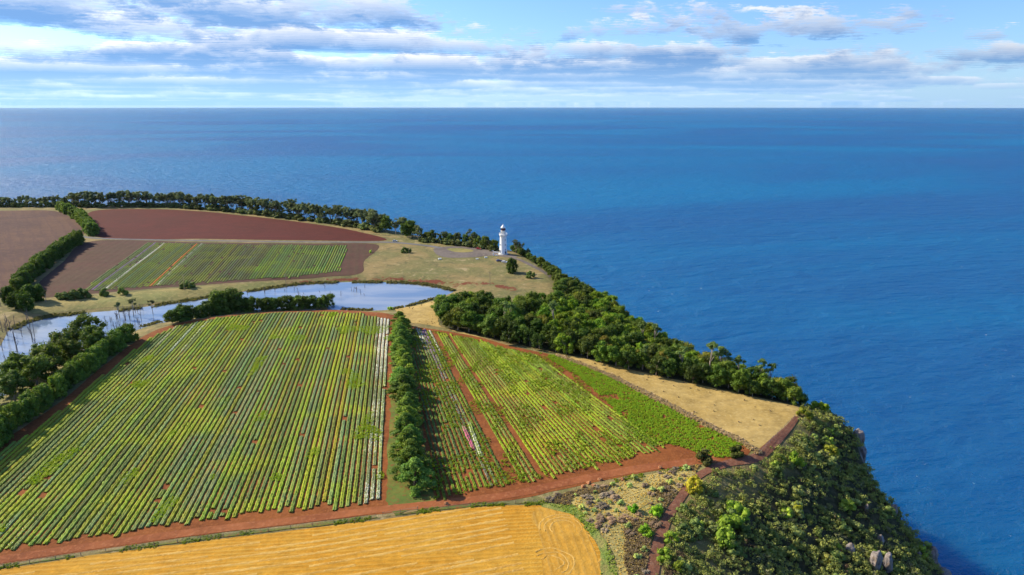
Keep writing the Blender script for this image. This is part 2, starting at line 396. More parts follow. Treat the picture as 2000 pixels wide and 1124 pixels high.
M['dark'] = plain('dark_opening', (0.03, 0.032, 0.04), 0.3)
M['tyre'] = plain('tyre', (0.025, 0.025, 0.025), 0.8)
M['carred'] = plain('red_car_paint', (0.50, 0.03, 0.025), 0.25)
M['carblue'] = plain('blue_car_paint', (0.015, 0.03, 0.13), 0.2)
M['carwhite'] = plain('white_car_paint', (0.75, 0.76, 0.78), 0.25)
M['chrome'] = plain('lamp_glass', (0.7, 0.7, 0.68), 0.15)
M['wood'] = plain('weathered_wood', (0.26, 0.19, 0.13), 0.9, var=0.2)
M['wire'] = plain('fence_wire', (0.25, 0.24, 0.23), 0.5, 0.6)
M['concrete'] = plain('concrete', (0.5, 0.49, 0.46), 0.8, var=0.1)
M['bark'] = plain('pale_bark', (0.33, 0.27, 0.22), 0.9, var=0.25, scale=1.5)
M['darkbark'] = plain('dark_bark', (0.10, 0.075, 0.055), 0.9, var=0.25, scale=1.5)
M['deadwood'] = plain('dead_wood', (0.12, 0.10, 0.10), 0.9, var=0.2)
def rock_mat():
    m, t, b = new_mat('rock'); p = pos(t)
    n = t.noise(t.vmath('MULTIPLY', p, (1, 1, 0.35)), 1.2, 6, 0.7); n2 = t.noise(p, 0.35, 3)
    c = t.mix(t.ss(n, 0.33, 0.66), (0.085, 0.068, 0.066), (0.29, 0.25, 0.235)); c = t.mix(t.ss(n2, 0.5, 0.7, 0, 0.6), c, (0.30, 0.20, 0.12))
    t.put(b.inputs['Base Color'], c); b.inputs['Roughness'].default_value = 0.9; bump(t, b, n, 1.0, 0.5); return m
M['rock'] = rock_mat()
M['rust'] = plain('rusty_stone', (0.36, 0.15, 0.06), 0.9, var=0.2)
def leaf_mat(name, a, b_, c_, trans=0.36, broad=False):
    """foliage: three leaf colours, tinted by the object's own colour"""
    m, t, b = new_mat(name); p = pos(t)
    oi = t.new('ShaderNodeObjectInfo')
    n = t.noise(p, 0.55, 3, 0.6); n2 = t.noise(p, 2.2, 2)
    c = t.mix(t.ss(n, 0.35, 0.65), a, b_); c = t.mix(t.ss(n2, 0.55, 0.75, 0, 0.7), c, c_)
    if broad:
        n3 = t.noise(p, 0.16, 3, 0.7); c = t.mix(t.ss(n3, 0.42, 0.36), c, (0.115, 0.075, 0.045)); c = t.mix(t.ss(n3, 0.55, 0.66), c, (0.20, 0.20, 0.11)); c = t.mix(t.ss(t.noise(p, 0.3, 2), 0.62, 0.70), c, (0.16, 0.22, 0.04))
    c = t.mix(1.0, c, oi.outputs['Color'], 'MULTIPLY')
    k = t.ss(oi.outputs['Random'], 0, 1, 0.72, 1.28, 'LINEAR') if not broad else 1.0; c = t.vmath('SCALE', c, None, scale=k)
    t.put(b.inputs['Base Color'], c); b.inputs['Roughness'].default_value = 0.75; b.inputs['Specular IOR Level'].default_value = 0.2
    tr = t.new('ShaderNodeBsdfTranslucent'); t.put(tr.inputs[0], t.mix(1.0, c, (1.1, 1.15, 0.6), 'MULTIPLY'))
    mx = t.new('ShaderNodeMixShader'); mx.inputs[0].default_value = trans
    t.l.new(b.outputs[0], mx.inputs[1]); t.l.new(tr.outputs[0], mx.inputs[2]); t.l.new(mx.outputs[0], t.n['Material Output'].inputs[0])
    return m
M['leaf_forest'] = leaf_mat('forest_leaves', (0.099, 0.157, 0.028), (0.188, 0.251, 0.038), (0.325, 0.321, 0.061))
M['leaf_gum'] = leaf_mat('gum_leaves', (0.117, 0.159, 0.078), (0.187, 0.220, 0.099), (0.302, 0.280, 0.126))  # glaucous leaf green, with the blue of distant haze put into the colour
M['leaf_pine'] = leaf_mat('conifer_leaves', (0.085, 0.158, 0.026), (0.177, 0.258, 0.036), (0.315, 0.340, 0.056))
M['leaf_scrub'] = leaf_mat('scrub_leaves', (0.186, 0.243, 0.079), (0.329, 0.371, 0.110), (0.517, 0.491, 0.180))
M['scrub_mass'] = leaf_mat('scrub_mass_leaves', (0.194, 0.236, 0.062), (0.346, 0.358, 0.085), (0.541, 0.474, 0.139), 0.3, True)
M['leaf_dry'] = leaf_mat('dry_scrub', (0.38, 0.27, 0.18), (0.46, 0.34, 0.22), (0.32, 0.26, 0.14), 0.4)
M['weed'] = leaf_mat('weed_leaves', (0.264, 0.386, 0.016), (0.340, 0.414, 0.016), (0.391, 0.405, 0.027), 0.4)
M['reedleaf'] = leaf_mat('reed_leaves', (0.12, 0.12, 0.045), (0.20, 0.17, 0.07), (0.09, 0.11, 0.03), 0.3)
M['weed_dull'] = leaf_mat('verge_leaves', (0.26, 0.36, 0.07), (0.34, 0.38, 0.09), (0.42, 0.38, 0.13), 0.45)
M['clover'] = leaf_mat('green_crop_leaves', (0.242, 0.420, 0.022), (0.330, 0.460, 0.025), (0.506, 0.480, 0.060), 0.45)
M['drygrass'] = leaf_mat('dry_grass', (0.60, 0.44, 0.17), (0.52, 0.37, 0.125), (0.66, 0.51, 0.23), 0.45)

def crop_mat(name, flower=None, bloom=0.5, drop=0.10):
    m, t, b = new_mat(name); p = pos(t); oi = t.new('ShaderNodeObjectInfo')
    n1 = t.noise(p, 0.035, 3, 0.6); n2 = t.noise(p, 2.2, 3, 0.65); n3 = t.noise(p, 4.0, 2)
    a = t.ramp(oi.outputs['Random'], [(0.0, (0.17, 0.25, 0.060)), (0.14, (0.22, 0.31, 0.105)), (0.28, (0.27, 0.34, 0.028)), (0.42, (0.14, 0.20, 0.05)), (0.56, (0.23, 0.31, 0.12)), (0.70, (0.34, 0.38, 0.022)), (0.84, (0.21, 0.28, 0.035)), (1.0, (0.13, 0.17, 0.045))])
    c = t.mix(t.ss(n1, 0.48, 0.66, 0, 0.8), a, (0.36, 0.44, 0.022))
    c = t.mix(t.ss(n2, 0.45, 0.68, 0, 0.5), c, (0.15, 0.19, 0.045))
    c = t.mix(1.0, c, oi.outputs['Color'], 'MULTIPLY')
    if flower:
        n4 = t.math('SUBTRACT', t.noise(p, 2.6, 2, 0.7), t.ss(t.sep(p)[1], 285, 330, drop, 0.0))
        n4 = t.math('SUBTRACT', n4, t.ss(t.noise(p, 0.06, 2), 0.35, 0.6, 0.09, 0.0))
        k = t.ss(n4, 0.66-bloom*0.45, 0.70-bloom*0.45)
        c = t.mix(k, c, flower)
    t.put(b.inputs['Base Color'], c); b.inputs['Roughness'].default_value = 0.8; b.inputs['Specular IOR Level'].default_value = 0.2
    tr = t.new('ShaderNodeBsdfTranslucent'); t.put(tr.inputs[0], c)
    mx = t.new('ShaderNodeMixShader'); mx.inputs[0].default_value = 0.2
    t.l.new(b.outputs[0], mx.inputs[1]); t.l.new(tr.outputs[0], mx.inputs[2]); t.l.new(mx.outputs[0], t.n['Material Output'].inputs[0])
    return m
M['crop'] = crop_mat('crop_leaves')
M['crop_white'] = crop_mat('white_blooms', (0.74, 0.72, 0.60), 0.53)
M['crop_white_top'] = crop_mat('white_blooms_far_end', (0.74, 0.72, 0.62), 0.48, 0.42)
M['crop_mauve_top'] = crop_mat('mauve_blooms_far_end', (0.32, 0.20, 0.33), 0.6, 0.14)
M['crop_sparse'] = crop_mat('sparse_white_blooms', (0.80, 0.78, 0.62), 0.30)
M['crop_purple'] = crop_mat('mauve_blooms', (0.32, 0.20, 0.33), 0.6)
M['crop_pink'] = crop_mat('magenta_blooms', (0.60, 0.10, 0.25), 0.7)
M['crop_orange'] = crop_mat('orange_blooms', (0.70, 0.22, 0.03), 0.7)

def sea_mat():
    m, t, b = new_mat('sea_water'); p = pos(t)
    q = t.new('ShaderNodeMapping'); q.inputs['Rotation'].default_value = (0, 0, math.radians(-14)); t.l.new(p, q.inputs[0]); q = q.outputs[0]
    sw = t.noise(t.vmath('MULTIPLY', q, (0.35, 1.0, 1.0)), 0.028, 4, 0.55, 0.6)
    w1 = t.noise(t.vmath('MULTIPLY', q, (0.5, 1.0, 1.0)), 0.075, 4, 0.62, 0.5)
    w2 = t.noise(q, 0.5, 3, 0.6)
    h = t.math('ADD', t.math('MULTIPLY', sw, 5.5), t.math('ADD', t.math('MULTIPLY', w1, 3.4), t.math('MULTIPLY', w2, 0.7)))
    big = t.noise(t.vmath('MULTIPLY', p, (0.45, 1.0, 1.0)), 0.0006, 4, 0.55, 0.8)
    c = t.mix(t.ss(big, 0.38, 0.62), (0.0001, 0.084, 0.245), (0.0002, 0.136, 0.315))
    # whitecaps
    cap = t.math('MULTIPLY', t.ss(t.noise(t.vmath('MULTIPLY', q, (0.45, 1, 1)), 0.16, 5, 0.68), 0.695, 0.72), t.ss(t.noise(p, 0.006, 2), 0.47, 0.6))
    c = t.mix(cap, c, (0.75, 0.78, 0.8))
    t.put(b.inputs['Base Color'], c); t.put(b.inputs['Roughness'], t.ss(big, 0.36, 0.64, 0.44, 0.60)); b.inputs['IOR'].default_value = 1.33; b.inputs['Specular IOR Level'].default_value = 0.38
    b.subsurface_method = 'BURLEY'; b.inputs['Subsurface Weight'].default_value = 1.0; b.inputs['Subsurface Radius'].default_value = (30, 60, 90); b.inputs['Subsurface Scale'].default_value = 1.0
    bump(t, b, h, 1.0, 3.2)
    return m
M['sea'] = sea_mat()
def pond_mat():
    m, t, b = new_mat('pond_water'); p = pos(t)
    h = t.noise(p, 0.9, 3); ruf = t.ss(t.noise(t.vmath('MULTIPLY', p, (0.5, 1, 1)), 0.025, 3), 0.42, 0.62, 0.06, 0.16)
    t.put(b.inputs['Base Color'], t.mix(t.ss(t.noise(t.vmath('MULTIPLY', p, (0.35, 1, 1)), 0.045, 4, 0.6, 0.5), 0.38, 0.62), (0.13, 0.185, 0.27), (0.25, 0.28, 0.32))); t.put(b.inputs['Roughness'], ruf); b.inputs['IOR'].default_value = 1.33
    b.inputs['Specular IOR Level'].default_value = 0.9
    bump(t, b, h, 0.06, 0.1); return m
M['pond'] = pond_mat()

# ------------------------------------------------------------------ ground mesh, sea, pond
idx = np.arange(NX*NY).reshape(NX, NY)
gt = np.concatenate([np.stack([idx[:-1, :-1], idx[1:, :-1], idx[1:, 1:]], -1).reshape(-1, 3), np.stack([idx[:-1, :-1], idx[1:, 1:], idx[:-1, 1:]], -1).reshape(-1, 3)])
GV = np.stack([GXX, GYY, HG], -1).reshape(-1, 3)
keep = (GV[gt][:, :, 2].max(1) > -166); gt = gt[keep]
me = mesh_np('ground', GV, gt, smooth=True)
forest_px = [(852, 604), (858, 632), (880, 646), (960, 664), (1100, 693), (1250, 728), (1400, 761), (1500, 783), (1572, 797)]
forest_back = [(1095, 606), (1040, 604), (985, 606), (930, 600), (880, 600)]
forest_poly = [gp(*q) for q in forest_px]+[tuple(L_[k, :2]) for k in (23, 22, 21, 20, 19, 18)]+[gp(*q) for q in forest_back]
scr = np.clip((-HG-3.0)/3.0, 0, 1)*(~land)
fin = inside(forest_poly, GXX, GYY); fdist = polydist(forest_poly, GXX, GYY)
scr = np.maximum(scr, np.where(fin, np.clip(fdist/3+0.4, 0, 1), 0)).ravel()
at = me.attributes.new('scrub', 'FLOAT', 'POINT'); at.data.foreach_set('value', scr.astype(np.float32))
bank_line = [gp(*q) for q in [(520, 560), (600, 551), (700, 547), (780, 546), (850, 550), (900, 558), (925, 553), (960, 556), (1000, 565)]]
bk = np.clip(1-polydist(bank_line, GXX, GYY, closed=False)/7.5, 0, 1)
bk = bk*np.clip(vnoise(GXX/8+3, GYY/8)*1.5, 0, 1)*np.clip(vnoise(GXX/3, GYY/3+9)+0.55, 0, 1); pinb = np.where(pin, 0.9, 0)
at = me.attributes.new('bank', 'FLOAT', 'POINT'); at.data.foreach_set('value', np.maximum(bk*1.25, pinb).ravel().astype(np.float32))
ground = tag(link('ground', me, M['ground']), kind='structure')

rings = [0.0, 300, 700, 1500, 3000, 6000, 12000, 25000, 50000, 100000]; n = 96
V = [(0, 400, SEA_Z)]; Fs = []
for r in rings[1:]:
    V += [(r*math.cos(2*math.pi*k/n), 400+r*math.sin(2*math.pi*k/n), SEA_Z) for k in range(n)]
Fs += [(0, 1+k, 1+(k+1) % n) for k in range(n)]
for i in range(len(rings)-2):
    o = 1+i*n; Fs += [(o+k, o+n+k, o+n+(k+1) % n, o+(k+1) % n) for k in range(n)]
tag(link('sea', mesh_np('sea', V, Fs), M['sea']), kind='structure')
bb = np.array(pond_poly); mn = bb.min(0)-4; mx = bb.max(0)+4
tag(link('pond_water', mesh_np('pond_water', [(mn[0], mn[1], POND_Z), (mx[0], mn[1], POND_Z), (mx[0], mx[1], POND_Z), (mn[0], mx[1], POND_Z)], [(0, 1, 2, 3)]), M['pond']), kind='structure')

# ------------------------------------------------------------------ draped patches (fields, tracks)
def smooth_poly(P, closed=True, step=3.0, jit=0.0):
    P = [np.array(p, float) for p in P]; n = len(P); out = []
    for i in range(n if closed else n-1):
        g = lambda k: P[k % n] if closed else P[min(max(k, 0), n-1)]
        a, b, c, d = g(i-1), g(i), g(i+1), g(i+2)
        m = max(1, int(np.linalg.norm(c-b)/step))
        for k in range(m):
            t = k/m; q = 0.5*((2*b)+(-a+c)*t+(2*a-5*b+4*c-d)*t*t+(-a+3*b-3*c+d)*t**3)
            if jit: q = q+rng.normal(0, jit, 2)
            out.append((float(q[0]), float(q[1])))
    if not closed: out.append(tuple(map(float, P[-1])))
    return out
def clip_half(P, ax, ay, bx, by):
    out = []; n = len(P)
    sd_ = [(bx-ax)*(p[1]-ay)-(by-ay)*(p[0]-ax) for p in P]
    for i in range(n):
        p, q = P[i], P[(i+1) % n]; s, t = sd_[i], sd_[(i+1) % n]
        if s >= 0: out.append(p)
        if (s > 0 and t < 0) or (s < 0 and t > 0):
            k = s/(s-t); out.append((p[0]+(q[0]-p[0])*k, p[1]+(q[1]-p[1])*k))
    return out
def drape(poly, off):
    """mesh data of a polygon laid on the terrain triangles, off metres above them"""
    A = np.array(poly); i0, j0 = np.floor((A.min(0)-[GX0, GY0])/GS).astype(int)-1; i1, j1 = np.ceil((A.max(0)-[GX0, GY0])/GS).astype(int)+1
    i0, j0 = max(i0, 0), max(j0, 0); i1, j1 = min(i1, NX-1), min(j1, NY-1)
    mark = np.zeros((i1-i0, j1-j0), bool); n = len(poly)
    for k in range(n):
        p, q = A[k], A[(k+1) % n]; m = int(np.linalg.norm(q-p)/0.3)+2
        s = p+(q-p)*np.linspace(0, 1, m)[:, None]
        ii = np.clip(np.floor((s[:, 0]-GX0)/GS).astype(int)-i0, 0, i1-i0-1); jj = np.clip(np.floor((s[:, 1]-GY0)/GS).astype(int)-j0, 0, j1-j0-1)
        mark[ii, jj] = True
    cx = GX0+(np.arange(i0, i1)+.5)*GS; cy = GY0+(np.arange(j0, j1)+.5)*GS
    CX, CY = np.meshgrid(cx, cy, indexing='ij'); full = inside(poly, CX, CY) & ~mark
    V = []; Fs = []; vid = {}
    def gv(i, j):
        if (i, j) not in vid: vid[(i, j)] = len(V); V.append((gx[i], gy[j], HG[i, j]+off))
        return vid[(i, j)]
    for a, b in zip(*np.nonzero(full)):
        i, j = a+i0, b+j0
        Fs.append((gv(i, j), gv(i+1, j), gv(i+1, j+1))); Fs.append((gv(i, j), gv(i+1, j+1), gv(i, j+1)))
    for a, b in zip(*np.nonzero(mark)):
        i, j = a+i0, b+j0; x0, y0, x1, y1 = gx[i], gy[j], gx[i]+GS, gy[j]+GS
        P = clip_half(list(poly), x0, y0, x1, y0); P = clip_half(P, x1, y0, x1, y1) if P else P
        P = clip_half(P, x1, y1, x0, y1) if P else P; P = clip_half(P, x0, y1, x0, y0) if P else P
        if len(P) < 3: continue
        for tri in (((x0, y0), (x1, y0), (x1, y1)), ((x0, y0), (x1, y1), (x0, y1))):
            Q = P
            for k in range(3):
                Q = clip_half(Q, *tri[k], *tri[(k+1) % 3]) if len(Q) > 2 else []
            if len(Q) < 3: continue
            o = len(V); zs = hgt([q[0] for q in Q], [q[1] for q in Q])
            V += [(q[0], q[1], float(z)+off) for q, z in zip(Q, zs)]; Fs.append(tuple(range(o, o+len(Q))))
    return V, Fs
def ccw(P):
    A = sum(P[i][0]*P[(i+1) % len(P)][1]-P[(i+1) % len(P)][0]*P[i][1] for i in range(len(P)))
    return P if A > 0 else P[::-1]
def patch(name, px, mat, off, world=None, jit=0.12, step=3.0):
    poly = ccw(smooth_poly(world or [gp(*q) for q in px], True, step, jit))
    V, Fs = drape(poly, off)
    o = tag(link(name, mesh_np(name, V, Fs, True), mat), kind='structure'); o['poly'] = 0; del o['poly']
    return o, poly
def ribbon(px, w, world=None, rough=None):
    c = np.array(smooth_poly(world or [gp(*q) for q in px], False, 3.0)); t = np.gradient(c, axis=0); t /= np.linalg.norm(t, axis=1)[:, None]
    nrm = np.stack([-t[:, 1], t[:, 0]], 1); ww = (np.interp(np.linspace(0, 1, len(c)), np.linspace(0, 1, len(w)), w) if isinstance(w, (list, tuple)) else np.full(len(c), w))
    ww = ww*(1+(0.12 if rough is None else rough)*fbm(np.arange(len(c))*0.35, np.full(len(c), 3.0), 3)*(1 if rough is None else 2))
    return ccw([tuple(p) for p in c+nrm*ww[:, None]/2]+[tuple(p) for p in (c-nrm*ww[:, None]/2)[::-1]])
def strip(name, px, w, mat, off, world=None, rough=None):
    V, Fs = drape(ribbon(px, w, world, rough), off)
    return tag(link(name, mesh_np(name, V, Fs, True), mat), kind='structure')

soil_px = [(-330, 1150), (-150, 1124), (0, 1103), (200, 1073), (400, 1045), (600, 1022), (760, 1002), (850, 990), (1000, 977), (1110, 954), (1250, 925), (1380, 905), (1440, 900), (1466, 882), (1452, 868), (1380, 836), (1280, 784),
           (1180, 734), (1100, 699), (1000, 677), (930, 658), (850, 644), (800, 636), (776, 618), (700, 608), (640, 606), (520, 610), (410, 621), (330, 637), (276, 660), (196, 720), (116, 787), (0, 866), (-250, 1040), (-420, 1120)]
soil, _ = patch('red_soil', soil_px, M['soil'], 0.05)
left_px = [(-380, 1128), (-150, 1098), (0, 1078), (120, 1060), (260, 1038), (430, 1013), (560, 998), (690, 989), (748, 978), (754, 800), (763, 626), (700, 613), (600, 610), (500, 614), (420, 623), (345, 638),
           (290, 662), (215, 722), (135, 790), (60, 846), (0, 882), (-120, 970), (-330, 1110)]
left_poly = ccw([gp(*q) for q in left_px])
right_px = [(806, 642), (860, 650), (930, 664), (1000, 684), (1080, 700), (1160, 740), (1250, 790), (1330, 850), (1325, 868), (1240, 893), (1150, 915), (1060, 935), (990, 950), (935, 958), (850, 978), (838, 900), (815, 760), (800, 645)]
right_poly = ccw([gp(*q) for q in right_px])
green_px = [(1050, 688), (1100, 698), (1180, 733), (1280, 784), (1380, 836), (1452, 866), (1440, 890), (1385, 900), (1350, 880), (1310, 868), (1270, 872), (1240, 850), (1190, 790), (1130, 735), (1090, 712)]
green_poly = ccw([gp(*q) for q in green_px])
patch('hedge_strip', [(757, 990), (762, 800), (770, 628), (800, 632), (815, 760), (835, 900), (850, 985), (800, 994)], M['hedgegrass'], 0.09, jit=0.35)
strip('dirt_track', [(-300, 1136), (0, 1094), (200, 1064), (400, 1037), (600, 1014), (740, 996), (860, 984), (1000, 966), (1120, 940), (1260, 914), (1400, 897)], [3.4, 3.6, 3.6, 4.0, 4.6], M['track'], 0.10)
wheat_px = [(-400, 1172), (-150, 1136), (0, 1113), (200, 1083), (420, 1055), (600, 1033), (760, 1014), (850, 1000), (950, 990), (1050, 987), (1105, 996), (1145, 1030), (1168, 1070), (1183, 1124), (1195, 1230), (1195, 1600), (300, 1900), (-500, 1900)]
wheat, wheat_poly = patch('wheat_field', wheat_px, M['wheat'], 0.05)
patch('wheat_headland', [(1048, 992), (1100, 999), (1138, 1032), (1160, 1072), (1174, 1124), (1184, 1230), (1184, 1300), (1060, 1300), (1062, 1124), (1060, 1060), (1040, 1020)], M['wheat2'], 0.09, jit=0.3)
patch('grass_verge', [(1060, 986), (1120, 990), (1165, 1030), (1195, 1090), (1210, 1200), (1215, 1320), (1192, 1320), (1186, 1200), (1178, 1100), (1160, 1050), (1130, 1012)], M['verge'], 0.12, jit=0.7)
strip('fence_verge', [(-300, 1150), (0, 1109), (200, 1079), (420, 1050), (600, 1028), (760, 1009), (850, 996), (950, 986), (1060, 983)], [0.8, 0.7, 0.9, 1.0, 1.5], M['hedgegrass'], 0.14, rough=1.1)
straw_px = [(772, 604), (800, 600), (850, 588), (880, 580), (915, 585), (862, 610), (858, 634), (880, 646), (960, 664), (1100, 692), (1250, 727), (1400, 760), (1500, 782), (1574, 799), (1545, 822), (1510, 862), (1488, 886), (1470, 884), (1452, 862), (1370, 821), (1270, 770), (1170, 722), (1080, 690), (960, 664), (890, 646), (830, 634), (795, 628)]
straw, straw_poly = patch('dry_meadow', straw_px, M['straw'], 0.08, jit=0.3)
strip('field_border', [(1085, 694), (1180, 730), (1280, 778), (1380, 830), (1455, 868), (1482, 888)], 3.0, M['reeds'], 0.12)
patch('ploughed_field', [(178, 414), (300, 409), (400, 414), (470, 421), (560, 431), (640, 442), (700, 453), (752, 470), (600, 470), (400, 467), (192, 463)], M['ploughed'], 0.06)
patch('fallow_field', [(-420, 412), (-200, 412), (0, 412), (100, 412), (140, 426), (168, 450), (150, 466), (100, 497), (20, 562), (-60, 600), (-420, 640)], M['fallow'], 0.06)
far_px = [(185, 471), (400, 474), (600, 476), (735, 478), (712, 510), (705, 534), (640, 541), (560, 547), (440, 554), (300, 564), (160, 576), (70, 582), (62, 568), (120, 515)]
farsoil, _ = patch('far_flower_field', far_px, M['farsoil'], 0.06)
far_crop_px = [(255, 474), (400, 477), (560, 479), (680, 480), (672, 505), (664, 531), (560, 543), (440, 550), (300, 560), (165, 570), (200, 525)]
far_poly = ccw([gp(*q) for q in far_crop_px])
patch('bank_grass', [(60, 596), (110, 584), (200, 577), (300, 567), (440, 557), (545, 549), (560, 553), (500, 566), (430, 574), (330, 588), (250, 598), (150, 606), (70, 614)], M['reeds'], 0.07, jit=0.4)
strip('road', [(160, 462), (190, 466), (300, 469), (400, 470.5), (600, 473), (700, 473.5), (765, 474), (830, 480), (862, 485)], [4.4, 4.6, 4.8], M['asphalt'], 0.12)
patch('turning_circle', [(848, 486), (880, 482), (930, 484), (965, 491), (1000, 498), (1010, 503), (990, 503), (960, 500), (925, 503), (880, 504), (855, 499)], M['gravel'], 0.10, step=1.5)
patch('turf_island', [(874, 486.5), (900, 485.5), (924, 489.5), (918, 493), (895, 493.5), (880, 490.5)], M['reeds'], 0.16, step=1.5)
strip('cliff_track', [(985, 500), (1012, 507), (1040, 520), (1062, 532), (1078, 543)], 4.0, M['gravel'], 0.16)
path_px = [(1262, 1300), (1268, 1180), (1276, 1110), (1288, 1055), (1305, 1010), (1330, 972), (1346, 950), (1372, 925), (1420, 906), (1470, 897), (1496, 880), (1520, 857), (1546, 830), (1556, 815)]
strip('footpath', path_px, [3.6, 3.4, 3.2, 2.8, 2.6, 3.8, 3.6, 1.8], M['path'], 0.18)

# ------------------------------------------------------------------ crop rows (each row of plants is a part of its field)
SKIP = set()
def crop_rows(field, poly, la, lb, n, width, step, height, mats, gap=0.0022, ext=60, double=True, tint=None, cut=None, thin=0.0, rag=0.24):
    """rows between the world lines la and lb (each two points), n of them"""
    la = np.array(la, float); lb = np.array(lb, float)
    prof = [(-0.5, 0.0), (-0.40, 0.85), (-0.16, 1.0), (0.0, 0.55), (0.16, 1.0), (0.40, 0.85), (0.5, 0.0)] if double else [(-0.5, 0.0), (-0.28, 0.9), (0.28, 0.9), (0.5, 0.0)]
    pw = np.array([p[0] for p in prof])*width; ph = np.array([p[1] for p in prof])*height; m = len(prof)
    made = 0
    for r in range(n):
        if r in SKIP: continue
        f = r/(n-1); a = la[0]*(1-f)+lb[0]*f; b = la[1]*(1-f)+lb[1]*f
        d = b-a; L = np.linalg.norm(d); d /= L; nv = np.array([d[1], -d[0]])
        s = np.arange(-ext, L+ext, step); c = a+d*s[:, None]
        c = c+nv*(0.25*fbm(s/40+r*0.07, np.full(len(s), 2.0), 2))[:, None]
        e = rng.normal(0, 1.2, 2)
        ok = inside(poly, c[:, 0]+d[0]*e[0], c[:, 1]+d[1]*e[0])
        if ok.sum() < 6: continue
        k = 0
        while k < len(s):                         # gaps of bare soil
            if rng.random() < gap*step: g = int(rng.uniform(1.2, 3.5)/step)+1; ok[k:k+g] = False; k += g
            k += 1
        if cut: ok &= ~cut(c[:, 0], c[:, 1])
        i0 = np.nonzero(ok)[0]; i0, i1 = i0[0], i0[-1]+1; c = c[i0:i1]; ok = ok[i0:i1]; N = len(c)
        z = hgt(c[:, 0], c[:, 1])
        vig = 0.72+0.55*vnoise(c[:, 0]/9+3, c[:, 1]/9)
        lump = np.clip(rng.normal(1, 0.08, N), 0.6, 1.2)
        lat = pw[None]*(0.80+0.2*vig[:, None])*(0.35+0.65*lump[:, None])*(1+rng.normal(0, 0.10, (N, m)))+rng.normal(0, 0.04, (N, m))
        hh = ph[None]*np.clip(vig[:, None]*lump[:, None]*(1+rng.normal(0, rag, (N, m))), 0.15, 2.4)
        hh[:, 0] = hh[:, -1] = -0.05
        al = rng.normal(0, step*0.3, (N, m))
        V = np.stack([c[:, 0:1]+nv[0]*lat+d[0]*al, c[:, 1:2]+nv[1]*lat+d[1]*al, z[:, None]+0.06+hh], -1).reshape(-1, 3)
        I = np.arange(N*m).reshape(N, m); both = ok[:-1] & ok[1:]
        Q = np.stack([I[:-1, :-1], I[:-1, 1:], I[1:, 1:], I[1:, :-1]], -1)[both].reshape(-1, 4)
        if not len(Q): continue
        Q = Q[rng.random(len(Q)) > thin]
        if double and rag > 0.2:                  # upright leaves standing out of the row
            kk = np.nonzero(ok)[0]; K = len(kk); sg = rng.uniform(-0.42, 0.42, K)*width; a_ = rng.uniform(0, math.pi, K); w_ = rng.uniform(.07, .15, K)
            ctr = np.stack([c[kk, 0]+nv[0]*sg+rng.normal(0, .2, K), c[kk, 1]+nv[1]*sg+rng.normal(0, .2, K)], 1); dx = np.stack([np.cos(a_), np.sin(a_)], 1)*w_[:, None]; lean = rng.normal(0, .12, (K, 2))
            z0 = z[kk]+0.1; z1 = z[kk]+0.06+height*rng.uniform(0.7, 1.2, K)*vig[kk]
            q4 = np.stack([np.c_[ctr-dx, z0], np.c_[ctr+dx, z0], np.c_[ctr+dx*.8+lean, z1], np.c_[ctr-dx*.8+lean, z1]], 1).reshape(-1, 3)
            Q = np.concatenate([Q, np.arange(K*4).reshape(K, 4)+len(V)]); V = np.concatenate([V, q4])
        base = np.array([c[N//2, 0], c[N//2, 1], float(z[N//2])])
        mt = mats(r, f)
        o = link('crop_row', mesh_np('crop_row', V-base, Q), M[mt], field, tuple(base))
        tn = tint(r, f) if tint else 1.0
        jit = rng.normal(1, 0.06, 3); o.color = (*(np.clip(np.array((1, 1, 1))*tn*jit, 0, 1.6)), 1)
        if mt != 'crop':
            o['label'] = {'crop_white_top': 'row with white flowers at its far end', 'crop_mauve_top': 'row with mauve flowers', 'crop_white': 'row thick with white flowers', 'crop_sparse': 'row dotted with white flowers', 'crop_purple': 'row of mauve flowers', 'crop_pink': 'row of magenta flowers', 'crop_orange': 'row of orange flowers'}[mt]
        made += 1
    return made
def wl(p, q): return (gp(*p), gp(*q))
left_field = tag(empty('flower_field', (*gp(500, 800), 0)), kind='structure')
lf0 = left_field.location.copy()
def parent_rows_fix(e):
    for c in e.children: c.location = Vector(c.location)-e.location
RA = wl((738, 984), (758, 628))
dirL = np.array(RA[1])-np.array(RA[0]); dirL /= np.linalg.norm(dirL)
perp = np.array([dirL[1], -dirL[0]])
def shift(l, w): return [tuple(np.array(q)+perp*w) for q in l]
NL = 84
def lmat(r, f):
    k = NL-1-r
    if k in (1, 2): return 'crop_white'
    if k in (0, 3): return 'crop_white' if k == 0 else 'crop_sparse'
    if k in (63,): return 'crop_sparse'
    return 'crop_sparse' if k in (58, 55) else 'crop'
crop_rows(left_field, left_poly, shift(RA, -1.82*(NL-1)), RA, NL, 1.24, 0.45, 0.42, lmat)
parent_rows_fix(left_field)
right_field = tag(empty('flower_field', (*gp(1000, 800), 0)), kind='structure')
RL = wl((806, 643), (922, 956)); RR = wl((1040, 690), (1310, 885))
RL = [tuple(np.array(a)-0.27*(np.array(b)-np.array(a))) for a, b in zip(RL, RR)]; NR = 54; R0 = 12
def rmat(r, f):
    return {1: 'crop_white_top', 3: 'crop_mauve_top', 4: 'crop_mauve_top', 6: 'crop_white_top', 2: 'crop_white_top'}.get(r-R0, 'crop')
c1 = np.array(gp(900, 745)); 
def rcut(x, y): return vnoise(x/5.0+9, y/9.0) < 0.24*np.clip(1.15-np.abs(x-(c1[0]))/14.0, 0.25, 1)
SKIP = {R0+7, R0+8, R0+13}
crop_rows(right_field, right_poly, RL, RR, NR, 0.92, 0.5, 0.34, rmat, gap=0.006, thin=0.08, rag=0.32, tint=lambda r, f: np.array((0.90, 0.92, 0.45)) if r > R0+8 else np.array((0.55, 0.62, 0.55)))
SKIP = set()
